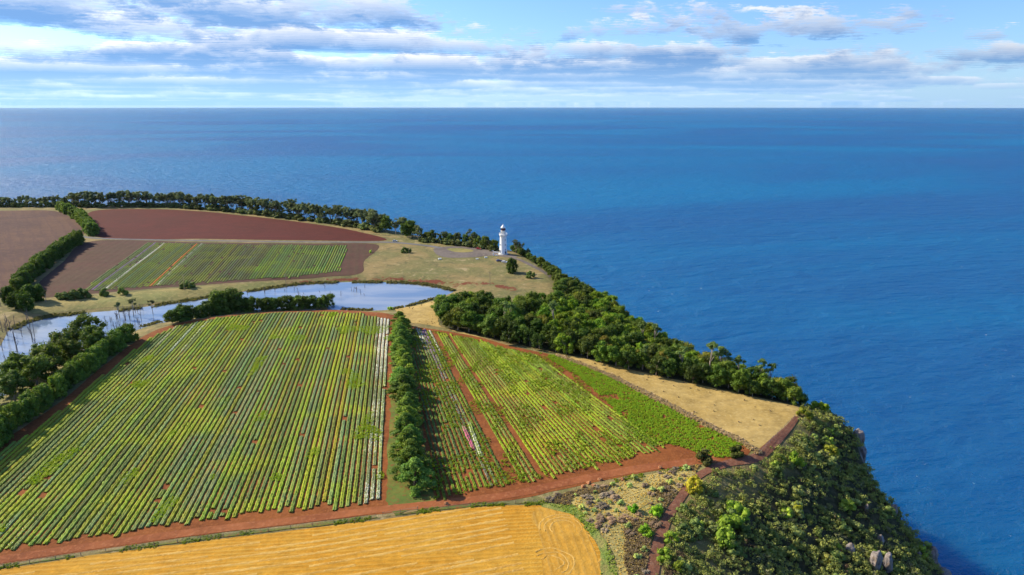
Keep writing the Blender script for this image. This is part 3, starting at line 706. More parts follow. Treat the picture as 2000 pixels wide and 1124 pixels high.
for q0, q1, mt in (((905, 835), (925, 880), 'crop_pink'), ((918, 832), (940, 895), 'crop_white')):
    l = wl(q0, q1); tri = ribbon(None, 2.2, world=[l[0], tuple((np.array(l[0])+np.array(l[1]))/2), l[1]])
    crop_rows(right_field, tri, l, [tuple(np.array(q)+0.02) for q in l], 2, 1.5, 0.5, 0.55, lambda r, f: mt, gap=0, ext=2)
parent_rows_fix(right_field)
FA = wl((285, 478), (155, 572)); FB = wl((690, 480), (668, 531))
def fmat(r, f): return {3: 'crop_purple', 7: 'crop_white', 21: 'crop_orange', 23: 'crop_sparse'}.get(r, 'crop')
def ftint(r, f):
    return np.array((0.62, 0.62, 0.62)) if 0.30 < f < 0.62 else (np.array((0.62, 0.80, 0.50)) if f > 0.62 else np.array((0.72, 0.75, 0.72)))
crop_rows(farsoil, far_poly, FA, FB, 88, 1.35, 1.3, 0.4, fmat, double=False, gap=0.004, tint=ftint)

# straw swaths left by the harvester on the wheat field
wl0 = np.array(gp(0, 1117)); wl1 = np.array(gp(760, 1018)); wd = (wl1-wl0)/np.linalg.norm(wl1-wl0); wn = np.array([wd[1], -wd[0]])
if wn[1] > 0: wn = -wn
for k in range(14):
    s = np.arange(-80, 135, 1.0); c = wl0+wn*(2.0+k*2.9+rng.normal(0, 0.4))+wd*s[:, None]
    c = c+wn*(0.9*fbm(s/30+k*3.1, np.full(len(s), k*1.7), 3)-0.06*np.maximum(s-80, 0)**1.25*0.5)[:, None]
    ok = inside(wheat_poly, c[:, 0], c[:, 1]) & (vnoise(s/14+k*9, np.full(len(s), k*2.0)) > 0.25) & (c[:, 0] < gp(1050, 1050)[0]+rng.normal(0, 2))
    pr = np.array([(-0.5, -0.03), (-0.25, 0.035), (0.25, 0.035), (0.5, -0.03)]); N = len(s)
    lat = pr[None, :, 0]*1.1*(1+rng.normal(0, .15, (N, 4))); hh = pr[None, :, 1]*(1+rng.normal(0, .35, (N, 4)))
    V = np.stack([c[:, :1]+wn[0]*lat, c[:, 1:]+wn[1]*lat, hgt(c[:, 0], c[:, 1])[:, None]+0.06+hh], -1).reshape(-1, 3)
    I = np.arange(N*4).reshape(N, 4); b = ok[:-1] & ok[1:]
    Q = np.stack([I[:-1, :-1], I[:-1, 1:], I[1:, 1:], I[1:, :-1]], -1)[b].reshape(-1, 4)
    if len(Q): link('straw_swath', mesh_np('straw_swath', V, Q), M['swath'], wheat)

# turning marks of the harvester on the headland
for cx, cy, r0, a0, a1 in [(1100, 1032, 5.2, -20, 200), (1100, 1032, 6.6, -10, 190), (1100, 1032, 3.6, 0, 220), (1078, 1100, 4.5, -60, 150), (1078, 1100, 6.0, -70, 140), (1078, 1100, 3.0, -80, 160), (1120, 1075, 8.0, -40, 60), (1132, 1030, 6.0, -60, 80)]:
    o = gp(cx, cy); a = np.radians(np.arange(a0, a1, 6.0)); rr = r0+0.5*fbm(a*2+r0, a*0+cx, 2)
    c = np.stack([o[0]+np.cos(a)*rr, o[1]+np.sin(a)*rr], 1); N = len(a); ok = inside(wheat_poly, c[:, 0], c[:, 1])
    nr = np.stack([np.cos(a), np.sin(a)], 1); prf = np.array([(-.28, -.03), (0, .09), (.28, -.03)])
    V = np.stack([c[:, :1]+nr[:, :1]*prf[None, :, 0], c[:, 1:]+nr[:, 1:]*prf[None, :, 0], hgt(c[:, 0], c[:, 1])[:, None]+0.1+prf[None, :, 1]*(1+rng.normal(0, .5, (N, 3)))], -1).reshape(-1, 3)
    I = np.arange(N*3).reshape(N, 3); b = ok[:-1] & ok[1:]; Q = np.stack([I[:-1, :-1], I[:-1, 1:], I[1:, 1:], I[1:, :-1]], -1)[b].reshape(-1, 4)
    if len(Q): link('straw_swath', mesh_np('straw_swath', V, Q), M['swath'], wheat)

# ------------------------------------------------------------------ foliage builders
def ico(sub=1):
    t = (1+5**.5)/2
    V = [(-1, t, 0), (1, t, 0), (-1, -t, 0), (1, -t, 0), (0, -1, t), (0, 1, t), (0, -1, -t), (0, 1, -t), (t, 0, -1), (t, 0, 1), (-t, 0, -1), (-t, 0, 1)]
    Fc = [(0, 11, 5), (0, 5, 1), (0, 1, 7), (0, 7, 10), (0, 10, 11), (1, 5, 9), (5, 11, 4), (11, 10, 2), (10, 7, 6), (7, 1, 8), (3, 9, 4), (3, 4, 2), (3, 2, 6), (3, 6, 8), (3, 8, 9), (4, 9, 5), (2, 4, 11), (6, 2, 10), (8, 6, 7), (9, 8, 1)]
    V = [np.array(v, float)/np.linalg.norm(v) for v in V]
    for _ in range(sub):
        c = {}; N = []
        def mid_(a, b):
            k = (min(a, b), max(a, b))
            if k not in c: v = V[a]+V[b]; V.append(v/np.linalg.norm(v)); c[k] = len(V)-1
            return c[k]
        for a, b, d in Fc:
            x, y, z = mid_(a, b), mid_(b, d), mid_(d, a); N += [(a, x, z), (b, y, x), (d, z, y), (x, y, z)]
        Fc = N
    return np.array(V), np.array(Fc)
ICO0, ICO1 = ico(0), ico(1)
OCT = (np.array([(1, 0, 0), (-1, 0, 0), (0, 1, 0), (0, -1, 0), (0, 0, 1), (0, 0, -1)], float), np.array([(0, 2, 4), (2, 1, 4), (1, 3, 4), (3, 0, 4), (2, 0, 5), (1, 2, 5), (3, 1, 5), (0, 3, 5)]))
def foliage(clumps, cards, size, r, core=0.78, coremesh=ICO1, up=0.25, flat=1.0):
    """clumps: list of (x,y,z,radius); a jagged core plus leaf sprays round it. -> V, tris"""
    Vs, Ts = [], []; o = 0
    for (x, y, z, R) in clumps:
        v, f = coremesh; k = r.normal(1, 0.16, (len(v), 1)); v = v*k*R*core*np.array((1, 1, flat))+(x, y, z)
        Vs.append(v); Ts.append(f+o); o += len(v)
        n = max(4, int(cards*(0.6+0.4*R/1.5)))
        d = r.normal(0, 1, (n, 3)); d[:, 2] = d[:, 2]*0.9+up; d /= np.linalg.norm(d, axis=1)[:, None]
        p = d*R*r.uniform(0.72, 1.16, (n, 1))*np.array((1, 1, flat))+(x, y, z)
        nn = d+r.normal(0, 0.55, (n, 3)); nn /= np.linalg.norm(nn, axis=1)[:, None]
        a = np.cross(nn, r.normal(0, 1, (n, 3))); a /= np.linalg.norm(a, axis=1)[:, None]+1e-9; b = np.cross(nn, a)
        s = size*r.uniform(0.6, 1.4, (n, 1))
        q = np.stack([p-a*s, p-b*s*0.7+nn*s*0.2, p+a*s, p+b*s*0.7+nn*s*0.2], 1).reshape(-1, 3)
        base = np.arange(n)*4+o
        Vs.append(q); Ts.append(np.stack([base, base+1, base+2], 1)); Ts.append(np.stack([base, base+2, base+3], 1)); o += n*4
    return np.concatenate(Vs), np.concatenate(Ts)

def trunk_mesh(H, base_r, tips, r, fork=0.35, lean=0.0):
    mb = MB(); ph = H*fork; lx, ly = r.normal(0, lean, 2)
    mb.tube([(0, 0, -0.4), (lx*.3, ly*.3, ph*.5), (lx, ly, ph)], [base_r*1.15, base_r*.9, base_r*.75], 6)
    for (x, y, z) in tips:
        mx_, my_ = lx+(x-lx)*.55+r.normal(0, .2), ly+(y-ly)*.55+r.normal(0, .2)
        mb.tube([(lx, ly, ph*.92), (mx_, my_, ph+(z-ph)*.5), (x, y, z)], [base_r*.6, base_r*.38, base_r*.14], 5)
    return mb

def kind_dome(seed):
    r = np.random.default_rng(seed); H = 9.0; W = r.uniform(3.2, 4.9); cl = []; ox, oy = r.normal(0, .7, 2)
    for _ in range(44):
        a = r.uniform(0, 2*math.pi); u = r.random()**0.55; z = r.uniform(0.30, 0.97)
        w = W*math.sqrt(max(0.05, 1-((z-0.5)/0.56)**2 if z > 0.5 else 0.55+0.45*(z/0.5)))
        cl.append((math.cos(a)*w*u*.92+ox*z, math.sin(a)*w*u*.92+oy*z, z*H-0.6+r.normal(0, .35), r.uniform(0.45, 1.0)**1.2*1.55))
    tips = [(c[0]*.8, c[1]*.8, c[2]) for c in cl[:6]]
    return foliage(cl, 62, 0.25, r, core=0.6), trunk_mesh(H, 0.24, tips, r, 0.3), H
def kind_gum(seed):
    r = np.random.default_rng(seed); H = 15.0; cl = []; tips = []
    for _ in range(r.integers(7, 11)):
        a = r.uniform(0, 2*math.pi); d = r.uniform(0.8, 4.0); z = r.uniform(0.45, 0.93)*H; tips.append((math.cos(a)*d, math.sin(a)*d, z))
        for _ in range(5):
            cl.append((tips[-1][0]+r.normal(0, 1.0), tips[-1][1]+r.normal(0, 1.0), z+r.normal(0.3, 0.8), r.uniform(0.8, 1.45)))
    return foliage(cl, 34, 0.36, r, core=0.66, flat=0.8), trunk_mesh(H, 0.30, tips, r, 0.30, 0.4), H
def kind_pine(seed):
    r = np.random.default_rng(seed); H = 10.0; W = r.uniform(3.6, 4.6); cl = []
    for _ in range(58):
        z = r.uniform(0.06, 0.98)**1.0; a = r.uniform(0, 2*math.pi)
        w = W*(1-z**1.7)*r.uniform(0.55, 1.0)+0.15
        cl.append((math.cos(a)*w, math.sin(a)*w, z*H-0.2, r.uniform(0.7, 1.25)*(1.15-0.4*z)))
    return foliage(cl, 60, 0.27, r, core=0.62, flat=0.62, up=0.4), trunk_mesh(H, 0.34, [(0, 0, H*.93)], r, 0.4), H
def kind_hedge(seed):
    r = np.random.default_rng(seed); H = 7.0; W = 3.1; cl = []
    for _ in range(44):
        z = r.uniform(0.05, 0.92); a = r.uniform(0, 2*math.pi); w = W*(1-0.45*max(0, z-0.45)/0.5)*r.uniform(0.5, 0.9)
        cl.append((math.cos(a)*w, math.sin(a)*w, z*H, r.uniform(0.75, 1.2)))
    return foliage(cl, 58, 0.25, r, core=0.66), trunk_mesh(H, 0.2, [(0, 0, H*.8)], r, 0.3), H
def kind_shrub(seed):
    r = np.random.default_rng(seed); H = 2.6; cl = []
    for _ in range(13):
        a = r.uniform(0, 2*math.pi); d = 1.35*r.random()**.6; z = r.uniform(0.25, 0.95)*H*(1-0.35*(d/1.35)**2)
        cl.append((math.cos(a)*d, math.sin(a)*d, z-0.2, r.uniform(0.42, 0.75)))
    return foliage(cl, 34, 0.19, r), trunk_mesh(H, 0.09, [(c[0]*.7, c[1]*.7, c[2]) for c in cl[:4]], r, 0.15), H
def kind_umbrella(seed):
    """tall bare-stemmed tree with a small flat top"""
    r = np.random.default_rng(seed); H = 13.0; cl = []; tips = []
    for _ in range(5):
        a = r.uniform(0, 2*math.pi); d = r.uniform(0.3, 2.0); z = H*r.uniform(0.72, 0.96); tips.append((math.cos(a)*d, math.sin(a)*d, z))
        for _ in range(3): cl.append((tips[-1][0]+r.normal(0, .5), tips[-1][1]+r.normal(0, .5), z+r.normal(.2, .25), r.uniform(.55, .95)))
    return foliage(cl, 30, 0.30, r, core=0.6, flat=0.8), trunk_mesh(H, 0.26, tips, r, 0.5, 0.5), H
KINDS = {}
def reg(name, fn, n, leaf, bark):
    out = []
    for k in range(n):
        (V, T), tm, H = fn(100+k*7+hash_(name)); cm = mesh_np('crown', V, T); cm.materials.append(M[leaf])
        t = tm.mesh('trunk', True); t.materials.append(M[bark]); out.append((cm, t, H))
    KINDS[name] = out
def hash_(s): return sum(ord(c)*(i+3) for i, c in enumerate(s)) % 997
reg('dome', kind_dome, 9, 'leaf_forest', 'bark'); reg('gum', kind_gum, 7, 'leaf_gum', 'bark'); reg('pine', kind_pine, 6, 'leaf_pine', 'darkbark')
reg('hedge', kind_hedge, 5, 'leaf_pine', 'darkbark'); reg('shrub', kind_shrub, 6, 'leaf_scrub', 'darkbark'); reg('umbrella', kind_umbrella, 4, 'leaf_gum', 'bark')
reg('dry', kind_shrub, 3, 'leaf_dry', 'deadwood')
PARTN = {'shrub': ('foliage', 'stem'), 'dry': ('foliage', 'stem')}
def plant(kind, x, y, height, name, label, cat, group, tint=(1, 1, 1), wide=1.0, dz=0.0, base=None):
    var = KINDS[kind]; cm, tm, H = var[int(rng.integers(len(var)))]
    s = height/H; z = float(hgt(x, y)) if base is None else base
    e = empty(name, (x, y, z+dz), rng.uniform(0, 2*math.pi), (s*wide, s*wide*rng.uniform(.92, 1.08), s))
    a, b = PARTN.get(kind, ('crown', 'trunk'))
    c = link(a, cm, None, e); c.color = (*tint, 1); link(b, tm, None, e)
    return tag(e, label, cat, group)
def scatter(poly, spacing, tries=6000, weight=None):
    A = np.array(poly); lo, hi = A.min(0), A.max(0); pts = []
    P = rng.uniform(lo, hi, (tries, 2)); P = P[inside(poly, P[:, 0], P[:, 1])]
    for p in P:
        if all((p[0]-q[0])**2+(p[1]-q[1])**2 > spacing**2 for q in pts): pts.append((float(p[0]), float(p[1])))
    return pts
def along(px, spacing, jit=0.6, world=None):
    c = np.array(smooth_poly(world or [gp(*q) for q in px], False, 1.0)); s = np.concatenate([[0], np.cumsum(np.linalg.norm(np.diff(c, axis=0), axis=1))])
    n = max(2, int(s[-1]/spacing)+1); t = np.linspace(0, s[-1], n)
    return [(float(np.interp(q, s, c[:, 0])+rng.normal(0, jit)), float(np.interp(q, s, c[:, 1])+rng.normal(0, jit))) for q in t]
def tn(lo=0.85, hi=1.2, warm=0.1):
    k = rng.uniform(lo, hi); w = rng.uniform(-warm, warm); return (k*(1+w), k, k*(1-w))

# central windbreak between the two near flower fields
for k, (x, y) in enumerate(along([(806, 950), (798, 870), (792, 790), (786, 710), (783, 640)], 7.0, 0.7)):
    h = [9.6, 8.8, 8.2, 8.8, 7.6, 8.4, 7.8, 8.3, 7.4, 8.2][k % 10]*rng.uniform(.95, 1.08)
    plant('pine', x, y, h, 'windbreak_tree', f'{ORD[k]} dark conifer from the camera in the windbreak between the two striped fields', 'tree', 'windbreak between the flower fields', tn(1.1, 1.5, 0.15), 1.5)
# hedge along the left side of the near field
for k, (x, y) in enumerate(along([(-62, 918), (8, 853), (78, 800), (143, 748), (207, 698), (268, 658), (322, 636)], 4.4, 0.5)):
    if k < 30: plant('hedge', x, y, rng.uniform(8.0, 10.0), 'hedge_tree', f'{ORD[k]} tree from the left frame edge in the hedge beside the flower field', 'hedge tree', 'hedge left of the flower field', tn(0.8, 1.2, 0.15), rng.uniform(.82, 1.0))
# dark broad trees between that hedge and the pond
gum_px = [(-40, 800), (10, 770), (50, 745), (30, 785), (90, 730), (75, 760), (120, 705), (110, 735), (150, 690), (175, 668), (145, 715), (-20, 830), (190, 690), (-70, 860)]
for k, q in enumerate(gum_px):
    x, y = gp(*q); plant('dome', x, y, rng.uniform(12.5, 15.5), 'shore_tree', f'dark broad-crowned tree on the pond bank behind the left hedge, {ORD[k]} of the clump', 'tree', 'dark trees between hedge and pond', tn(0.65, 0.95), 1.15)
# row along the near pond shore
for k, (x, y) in enumerate(along([(335, 632), (390, 621), (440, 612), (500, 608), (570, 605), (640, 602)], 4.4, 0.8)):
    h = rng.uniform(7, 9.5) if k not in (7, 8, 9) else 14
    plant('hedge' if k % 3 else 'dome', x, y, h, 'pond_tree', f'{ORD[k]} dark tree from the left in the row on the near pond shore', 'tree', 'tree row on the near pond shore', tn(0.6, 0.95), 1.15)
for k, q in enumerate([(235, 628), (262, 625), (300, 620)]):
    x, y = gp(*q); plant('umbrella', x, y, 13 if k < 2 else 11, 'pond_tree', ['slender open tree against the pond, left one of three', 'slender open tree against the pond, middle one of three', 'small lone open tree standing before the pond'][k], 'tree', None, tn(0.7, 0.9))
# far dark hedge, two rows
for k, (x, y) in enumerate(along([(35, 575), (60, 545), (90, 520), (125, 492), (155, 475)], 7.0, 0.4)):
    plant('hedge', x, y, rng.uniform(10.5, 12), 'windbreak_tree', f'{ORD[k]} tree from the pond end of the far hedge between the two brown fields', 'hedge tree', 'far hedge between brown fields', tn(0.55, 0.75), 1.0)
for k, (x, y) in enumerate(along([(178, 460), (172, 448), (165, 436), (140, 420), (118, 410)], 12.0, 0.8)):
    plant('hedge', x, y, rng.uniform(9, 12), 'windbreak_tree', f'{ORD[k]} tree of the short row at the left end of the red ploughed field', 'hedge tree', 'short row beside the ploughed field', tn(0.8, 1.1), 1.15)
# shelter belt of gums on the far coast
belt = [(-60, 404), (0, 405), (60, 405), (120, 404), (190, 406), (300, 405), (400, 411), (500, 421), (600, 433), (700, 447), (735, 455)]
def wh(x, y):
    px = 1000+x/(y*math.cos(PITCH)+CAMH*math.sin(PITCH))*F
    return ['at the left frame edge', 'at the far left', 'behind the fallow field', 'behind the left ploughed field end', 'left of the ploughed field middle', 'behind the ploughed field middle', 'right of the ploughed field middle', 'behind the right ploughed field end'][int(np.clip((px+80)/105, 0, 7))]
for j, off in enumerate((4, 13)):
    pts = along(None, 7.6, 1.6, world=[(gp(*q)[0]+2, gp(*q)[1]+off) for q in belt])
    for k, (x, y) in enumerate(pts):
        px = 1000+x/(y*math.cos(PITCH)+CAMH*math.sin(PITCH))*F
        h = rng.uniform(14, 19.5) if px > 140 else rng.uniform(9, 14)
        where = wh(x, y); sz = 'tallest' if h > 18 else ('tall' if h > 15 else 'lower'); rw = ('front', 'back')[j]
        plant('gum', x, y, h, 'gum_tree', f'{sz} pale-stemmed gum, {rw} row of belt {where}', 'tree', f'{sz} gums, {rw} row of the belt {where}', tn(0.75, 1.15), 1.05)
    if j == 0:
        for (x, y) in along(None, 6.0, 1.2, world=[(gp(*q)[0]+2, gp(*q)[1]+2) for q in belt]):
            plant('shrub', x, y+2, rng.uniform(4.5, 7.5), 'belt_shrub', f'dark low shrub under the coastal gums {wh(x, y)}', 'shrub', f'understorey of the gum belt {wh(x, y)}', tn(0.5, 0.75), 1.4)
# clump at the right end of the ploughed field, then the belt behind the lighthouse
for k, q in enumerate([(730, 452), (752, 455), (772, 460), (795, 466), (815, 470), (760, 448), (785, 458), (805, 464)]):
    x, y = gp(*q); plant('dome' if k % 2 else 'gum', x, y+4, rng.uniform(13, 17), 'gum_tree', f'big spreading gum in the clump past the ploughed field corner, {ORD[k]} one', 'tree', 'gum clump at the ploughed field corner', tn(0.75, 1.05), 1.15)
for k, (x, y) in enumerate(along([(825, 473), (860, 477), (900, 481), (940, 487), (965, 491)], 4.0, 1.5)):
    plant('dome' if k % 2 else 'gum', x, y+7, rng.uniform(8, 12), 'gum_tree', f'windswept tree on the cliff edge left of the lighthouse, {ORD[k]} from the ploughed field', 'tree', 'cliff-edge trees left of the lighthouse', tn(0.6, 0.95), 1.0)
for (x, y) in along([(825, 474), (900, 482), (965, 491)], 3.4, 0.8):
    plant('shrub', x, y+5, rng.uniform(3.5, 5.5), 'cliff_shrub', 'low dark shrub under the cliff-edge trees left of the lighthouse', 'shrub', 'cliff-edge shrubs left of the lighthouse', tn(0.4, 0.6), 1.4)
x, y = gp(916, 484); plant('umbrella', x, y+9, 15, 'gum_tree', 'tallest thin gum rising over the trees left of the lighthouse', 'tree', None, (0.8, 0.8, 0.8))
for k, q in enumerate([(1003, 497), (1014, 499), (1026, 503)]):
    x, y = gp(*q); plant('gum', x+2, y+6, rng.uniform(10, 13), 'gum_tree', f'gum tree close behind the right side of the lighthouse, {ORD[k]} one', 'tree', 'gums right of the lighthouse', tn(0.6, 0.85), .9)
# dense shrubs and low trees along the cliff right of the lighthouse
u0 = NE-20
cs = scatter([tuple(q) for q in (E_[u0-1][:2], E_[u0][:2], E_[u0+1][:2], E_[u0+2][:2], E_[u0+3][:2], L_[u0+3][:2], L_[u0+2][:2], L_[u0+1][:2], L_[u0][:2], L_[u0-1][:2])], 4.2, 3000)
for (x, y) in cs:
    hh_ = rng.uniform(5, 8.5); sz = 'small' if hh_ < 6.2 else ('tall' if hh_ > 7.4 else 'middling'); zn = 'just right of the lighthouse' if y > 500 else ('beside the gravel cliff track' if y > 455 else ('above the forest' if y > 420 else 'at the head of the forest'))
    plant('dome', x, y, hh_, 'cliff_tree', f'{sz} dense tree in the cliff-edge thicket {zn}', 'tree', f'{sz} thicket trees {zn}', tn(0.6, 1.0), 1.15)
# lone tree and bushes on the lighthouse lawn
x, y = gp(1000, 533); plant('hedge', x, y, 10.5, 'lawn_tree', 'lone dark egg-shaped tree on the lawn in front of the lighthouse', 'tree', None, (0.62, 0.62, 0.62), 0.95)
for q, h, lb in [((1036, 543), 5.2, 'small olive bush right of the lone dark lawn tree'), ((789, 494), 4.6, 'dark bush on the meadow left of the turning circle'), ((798, 494), 4.2, 'twin dark bush beside the power pole on the meadow'),
                 ((724, 494), 2.4, 'tiny bush at the corner of the far flower field'), ((762, 606), 2.6, 'bright green bush at the pond corner by the red soil'),
                 ((240, 576), 5.5, 'round dark bush on the far bank, right of the twin bushes'), ((198, 578), 3.6, 'smaller of the twin round bushes on the far bank'), ((208, 578), 5.4, 'larger of the twin round bushes on the far bank'),
                 ((357, 564), 3.6, 'left of three dark bushes by the power pole on the far bank'), ((367, 563), 4.8, 'middle of three dark bushes by the power pole on the far bank'), ((378, 562), 4.0, 'right of three dark bushes by the power pole on the far bank')]:
    x, y = gp(*q); plant('shrub', x, y, h, 'bush', lb, 'bush', None, (0.5, 0.6, 0.4) if h > 3 else (1.8, 2.2, 0.8), 0.9)
for k, q in enumerate([(120, 584), (130, 584), (141, 583), (152, 583), (163, 582)]):
    x, y = gp(*q); plant('shrub', x, y, [4.5, 5, 5.5, 6.5, 6][k], 'bush', f'dark bush in the long thicket on the far bank, {ORD[k]} from the left', 'bush', 'long dark thicket on the far bank', (0.45, 0.55, 0.4), 1.3)
# coastal forest
cl_pts = scatter(forest_poly, 5.0, 9000)
tone = [((0.55, 0.62, 0.55), 'deep green'), ((0.85, 0.95, 0.75), 'mid green'), ((1.22, 1.32, 0.65), 'yellow green'), ((1.05, 0.95, 0.75), 'olive'), ((1.7, 1.15, 1.15), 'greyish brown')]
ft = forest_poly
for (x, y) in cl_pts:
    k = rng.choice(5, p=(0.40, 0.28, 0.11, 0.14, 0.07)); q = fbm(x/30, y/30, 2)
    if x > 20 and y > 330 and rng.random() < 0.6: k = 2
    zone = 'at the pond end' if x < -25 else ('below the red bank' if x < 25 else ('behind the green crop' if x < 75 else 'near the meadow tip'))
    dd = polydist([gp_ for gp_ in forest_poly[:len(forest_px)]], np.array([x]), np.array([y]), closed=False)[0]
    side = ('in the front row ' if dd < 9 else ('deep in the forest ' if dd < 40 else 'on the far side of the forest '))+zone
    hh_ = rng.uniform(6.5, 11.5); sz = 'small' if hh_ < 8 else ('tall' if hh_ > 10 else 'middling')
    plant('dome', x, y, hh_, 'forest_tree', f'{sz} {tone[k][1]} round-crowned tree {side}', 'tree', f'{sz} {tone[k][1]} forest trees {side}', tuple(c*rng.uniform(.85, 1.15) for c in tone[k][0]), rng.uniform(.85, 1.15))
for k, (q, h) in enumerate([((1282, 690), 14), ((1252, 680), 12), ((1385, 742), 15), ((1400, 742), 14), ((1412, 745), 12.5), ((1440, 755), 12), ((1480, 765), 12.5), ((1565, 785), 11), ((1500, 770), 12), ((1530, 775), 11), ((1080, 655), 15), ((985, 645), 13), ((1000, 640), 11), ((1255, 722), 10), ((1330, 735), 11.5)]):
    x, y = gp(*q); plant('umbrella', x, y, h*1.15+1.5, 'forest_gum', f'pale bare-stemmed gum with a small flat top above the coastal forest, {ORD[k]} one', 'tree', 'bare-stemmed gums above the forest', (1.1, 1.25, 0.75), 1.0)
for k, q in enumerate([(1578, 788), (1592, 792), (1604, 795), (1566, 783), (1588, 784), (1614, 799)]):
    x, y = gp(*q); plant('dome', x, y, rng.uniform(5, 8)-k*.3, 'forest_tree', f'dark low tree at the seaward tip of the forest, {ORD[k]} one', 'tree', 'forest tip above the cliff', tn(0.6, 0.9), 0.9)
# ------------------------------------------------------------------ cliff scrub
pts = []
N0, N1 = NE-12, NE-1.01
protos = [foliage([(rr.normal(0, .75), rr.normal(0, .75), rr.uniform(.3, 1.5), rr.uniform(.4, .8)) for _ in range(5)], 26, 0.22, rr, core=0.5, coremesh=OCT) for rr in [np.random.default_rng(50+i) for i in range(8)]]
def scatter_mass(name, P, protos, smin, smax, mat, label, cat, tilt=0.0, zoff=0.0, zs=(0.8, 1.2)):
    Vs, Ts, o = [], [], 0
    for (x, y) in P:
        v, t = protos[int(rng.integers(len(protos)))]; a = rng.uniform(0, 6.283); s = rng.uniform(smin, smax); c, n = math.cos(a), math.sin(a)
        w = np.stack([(v[:, 0]*c-v[:, 1]*n)*s+x, (v[:, 0]*n+v[:, 1]*c)*s+y, v[:, 2]*s*rng.uniform(*zs)], 1)
        w[:, 2] += float(hgt(x, y))+zoff
        Vs.append(w); Ts.append(t+o); o += len(v)
    return tag(link(name, mesh_np(name, np.concatenate(Vs), np.concatenate(Ts)), M[mat]), label, cat, None, 'stuff')
sc_poly = [tuple(q[:2]) for q in E_[NE-12:]]+[tuple(q[:2]+ln[i+NE-12]*4) for i, q in reversed(list(enumerate(L_[NE-12:])))]
A = np.array(sc_poly); Q = rng.uniform(A.min(0), A.max(0), (13000, 2)); Q = Q[inside(sc_poly, Q[:, 0], Q[:, 1]) & (Q[:, 1] > 85)]
X, Y = Q[:, 0], Q[:, 1]
pp = ribbon(path_px, 5.6); ok = ~inside(pp, X, Y)
P = list(zip(X[ok], Y[ok]))
sel = rng.permutation(len(P)); 
scatter_mass('scrub', [P[i] for i in sel[:3500]], protos, 0.55, 1.35, 'scrub_mass', 'dense grey green coastal scrub covering the steep slope', 'scrub', zs=(0.6, 1.1))
for i in sel[3500:3730]:
    x, y = P[i]; dk = rng.random()
    nm, tint = [('dull green', (0.75, 0.85, 0.7)), ('grey green', (1.25, 1.2, 1.15)), ('dark green', (0.5, 0.62, 0.5)), ('yellow green', (1.3, 1.45, 0.6)), ('olive brown', (1.5, 1.2, 0.9))][rng.choice(5, p=(.35, .25, .25, .09, .06))]
    lvl = 'high on the cliff slope near the footpath' if hgt(x, y) > -12 else 'low on the steep cliff slope'
    plant('shrub', x, y, rng.uniform(1.6, 3.6), 'shrub', f'{nm} rounded shrub in the scrub {lvl}', 'shrub', f'{nm} shrubs {lvl}', tint, rng.uniform(1, 1.35), dz=-0.2)
# shrubs that stand out
for q, h, tint, lb in [((1357, 960), 5.0, (3.4, 2.5, 0.6), 'golden yellow bush beside the bend of the footpath'), ((1440, 1010), 5.5, (2.3, 2.9, 0.9), 'upper crown of the bright green tree on the slope'), ((1425, 1040), 6.0, (2.3, 2.9, 0.9), 'tallest bright green tree on the cliff slope'),
                       ((1418, 1065), 5.5, (2.2, 2.8, 0.9), 'lower bright green tree on the cliff slope'), ((1555, 905), 4.6, (2.2, 2.8, 0.6), 'bright green bush below the straw field corner'), ((1520, 905), 3.6, (2.0, 2.0, 1.0), 'pale grey green bush beside the path corner'),
                       ((1442, 893), 4.2, (0.8, 0.8, 0.45), 'dark round bush at the lower tip of the green crop'), ((1602, 802), 4.6, (2.4, 2.7, 0.5), 'bright yellow green dome bush at the tip of the dry meadow'), ((1585, 798), 3.4, (1.8, 2.2, 0.6), 'small green bush left of the bright dome bush'),
                       ((1570, 815), 4.2, (2.5, 2.3, 0.6), 'yellow green bush at the head of the footpath'), ((1645, 808), 4.0, (0.8, 1.1, 0.6), 'dark green bush on the cliff brow'), ((1380, 903), 4.6, (1.0, 0.85, 0.6), 'brownish round bush on the corner of the dirt track'),
                       ((1235, 1000), 2.6, (1.8, 3.4, 0.5), 'vivid green bush in the dry scrub left of the footpath'), ((1282, 1006), 3.0, (2.0, 3.0, 0.5), 'vivid green bush at the left edge of the footpath'), ((1262, 1045), 3.0, (2.0, 2.9, 0.5), 'light green bush beside the footpath, nearest the camera'),
                       ((1310, 1058), 3.0, (2.2, 2.6, 0.8), 'light green bush on the right edge of the footpath'), ((1300, 1095), 3.4, (2.2, 2.7, 0.8), 'pale green bush right of the footpath near the frame bottom'), ((1325, 1115), 2.8, (2.2, 2.2, 0.6), 'yellowish bush right of the footpath at the frame bottom'),
                       ((1555, 1000), 3.2, (2.6, 2.2, 0.5), 'yellow flowering bush high on the cliff slope'), ((1620, 890), 4.2, (2.6, 2.3, 0.7), 'yellow green upright bush below the cliff brow')]:
    x, y = gp(*q); plant('shrub', x, y, h, 'bush', lb, 'bush', None, tuple(v*0.4 for v in tint), 1.1)
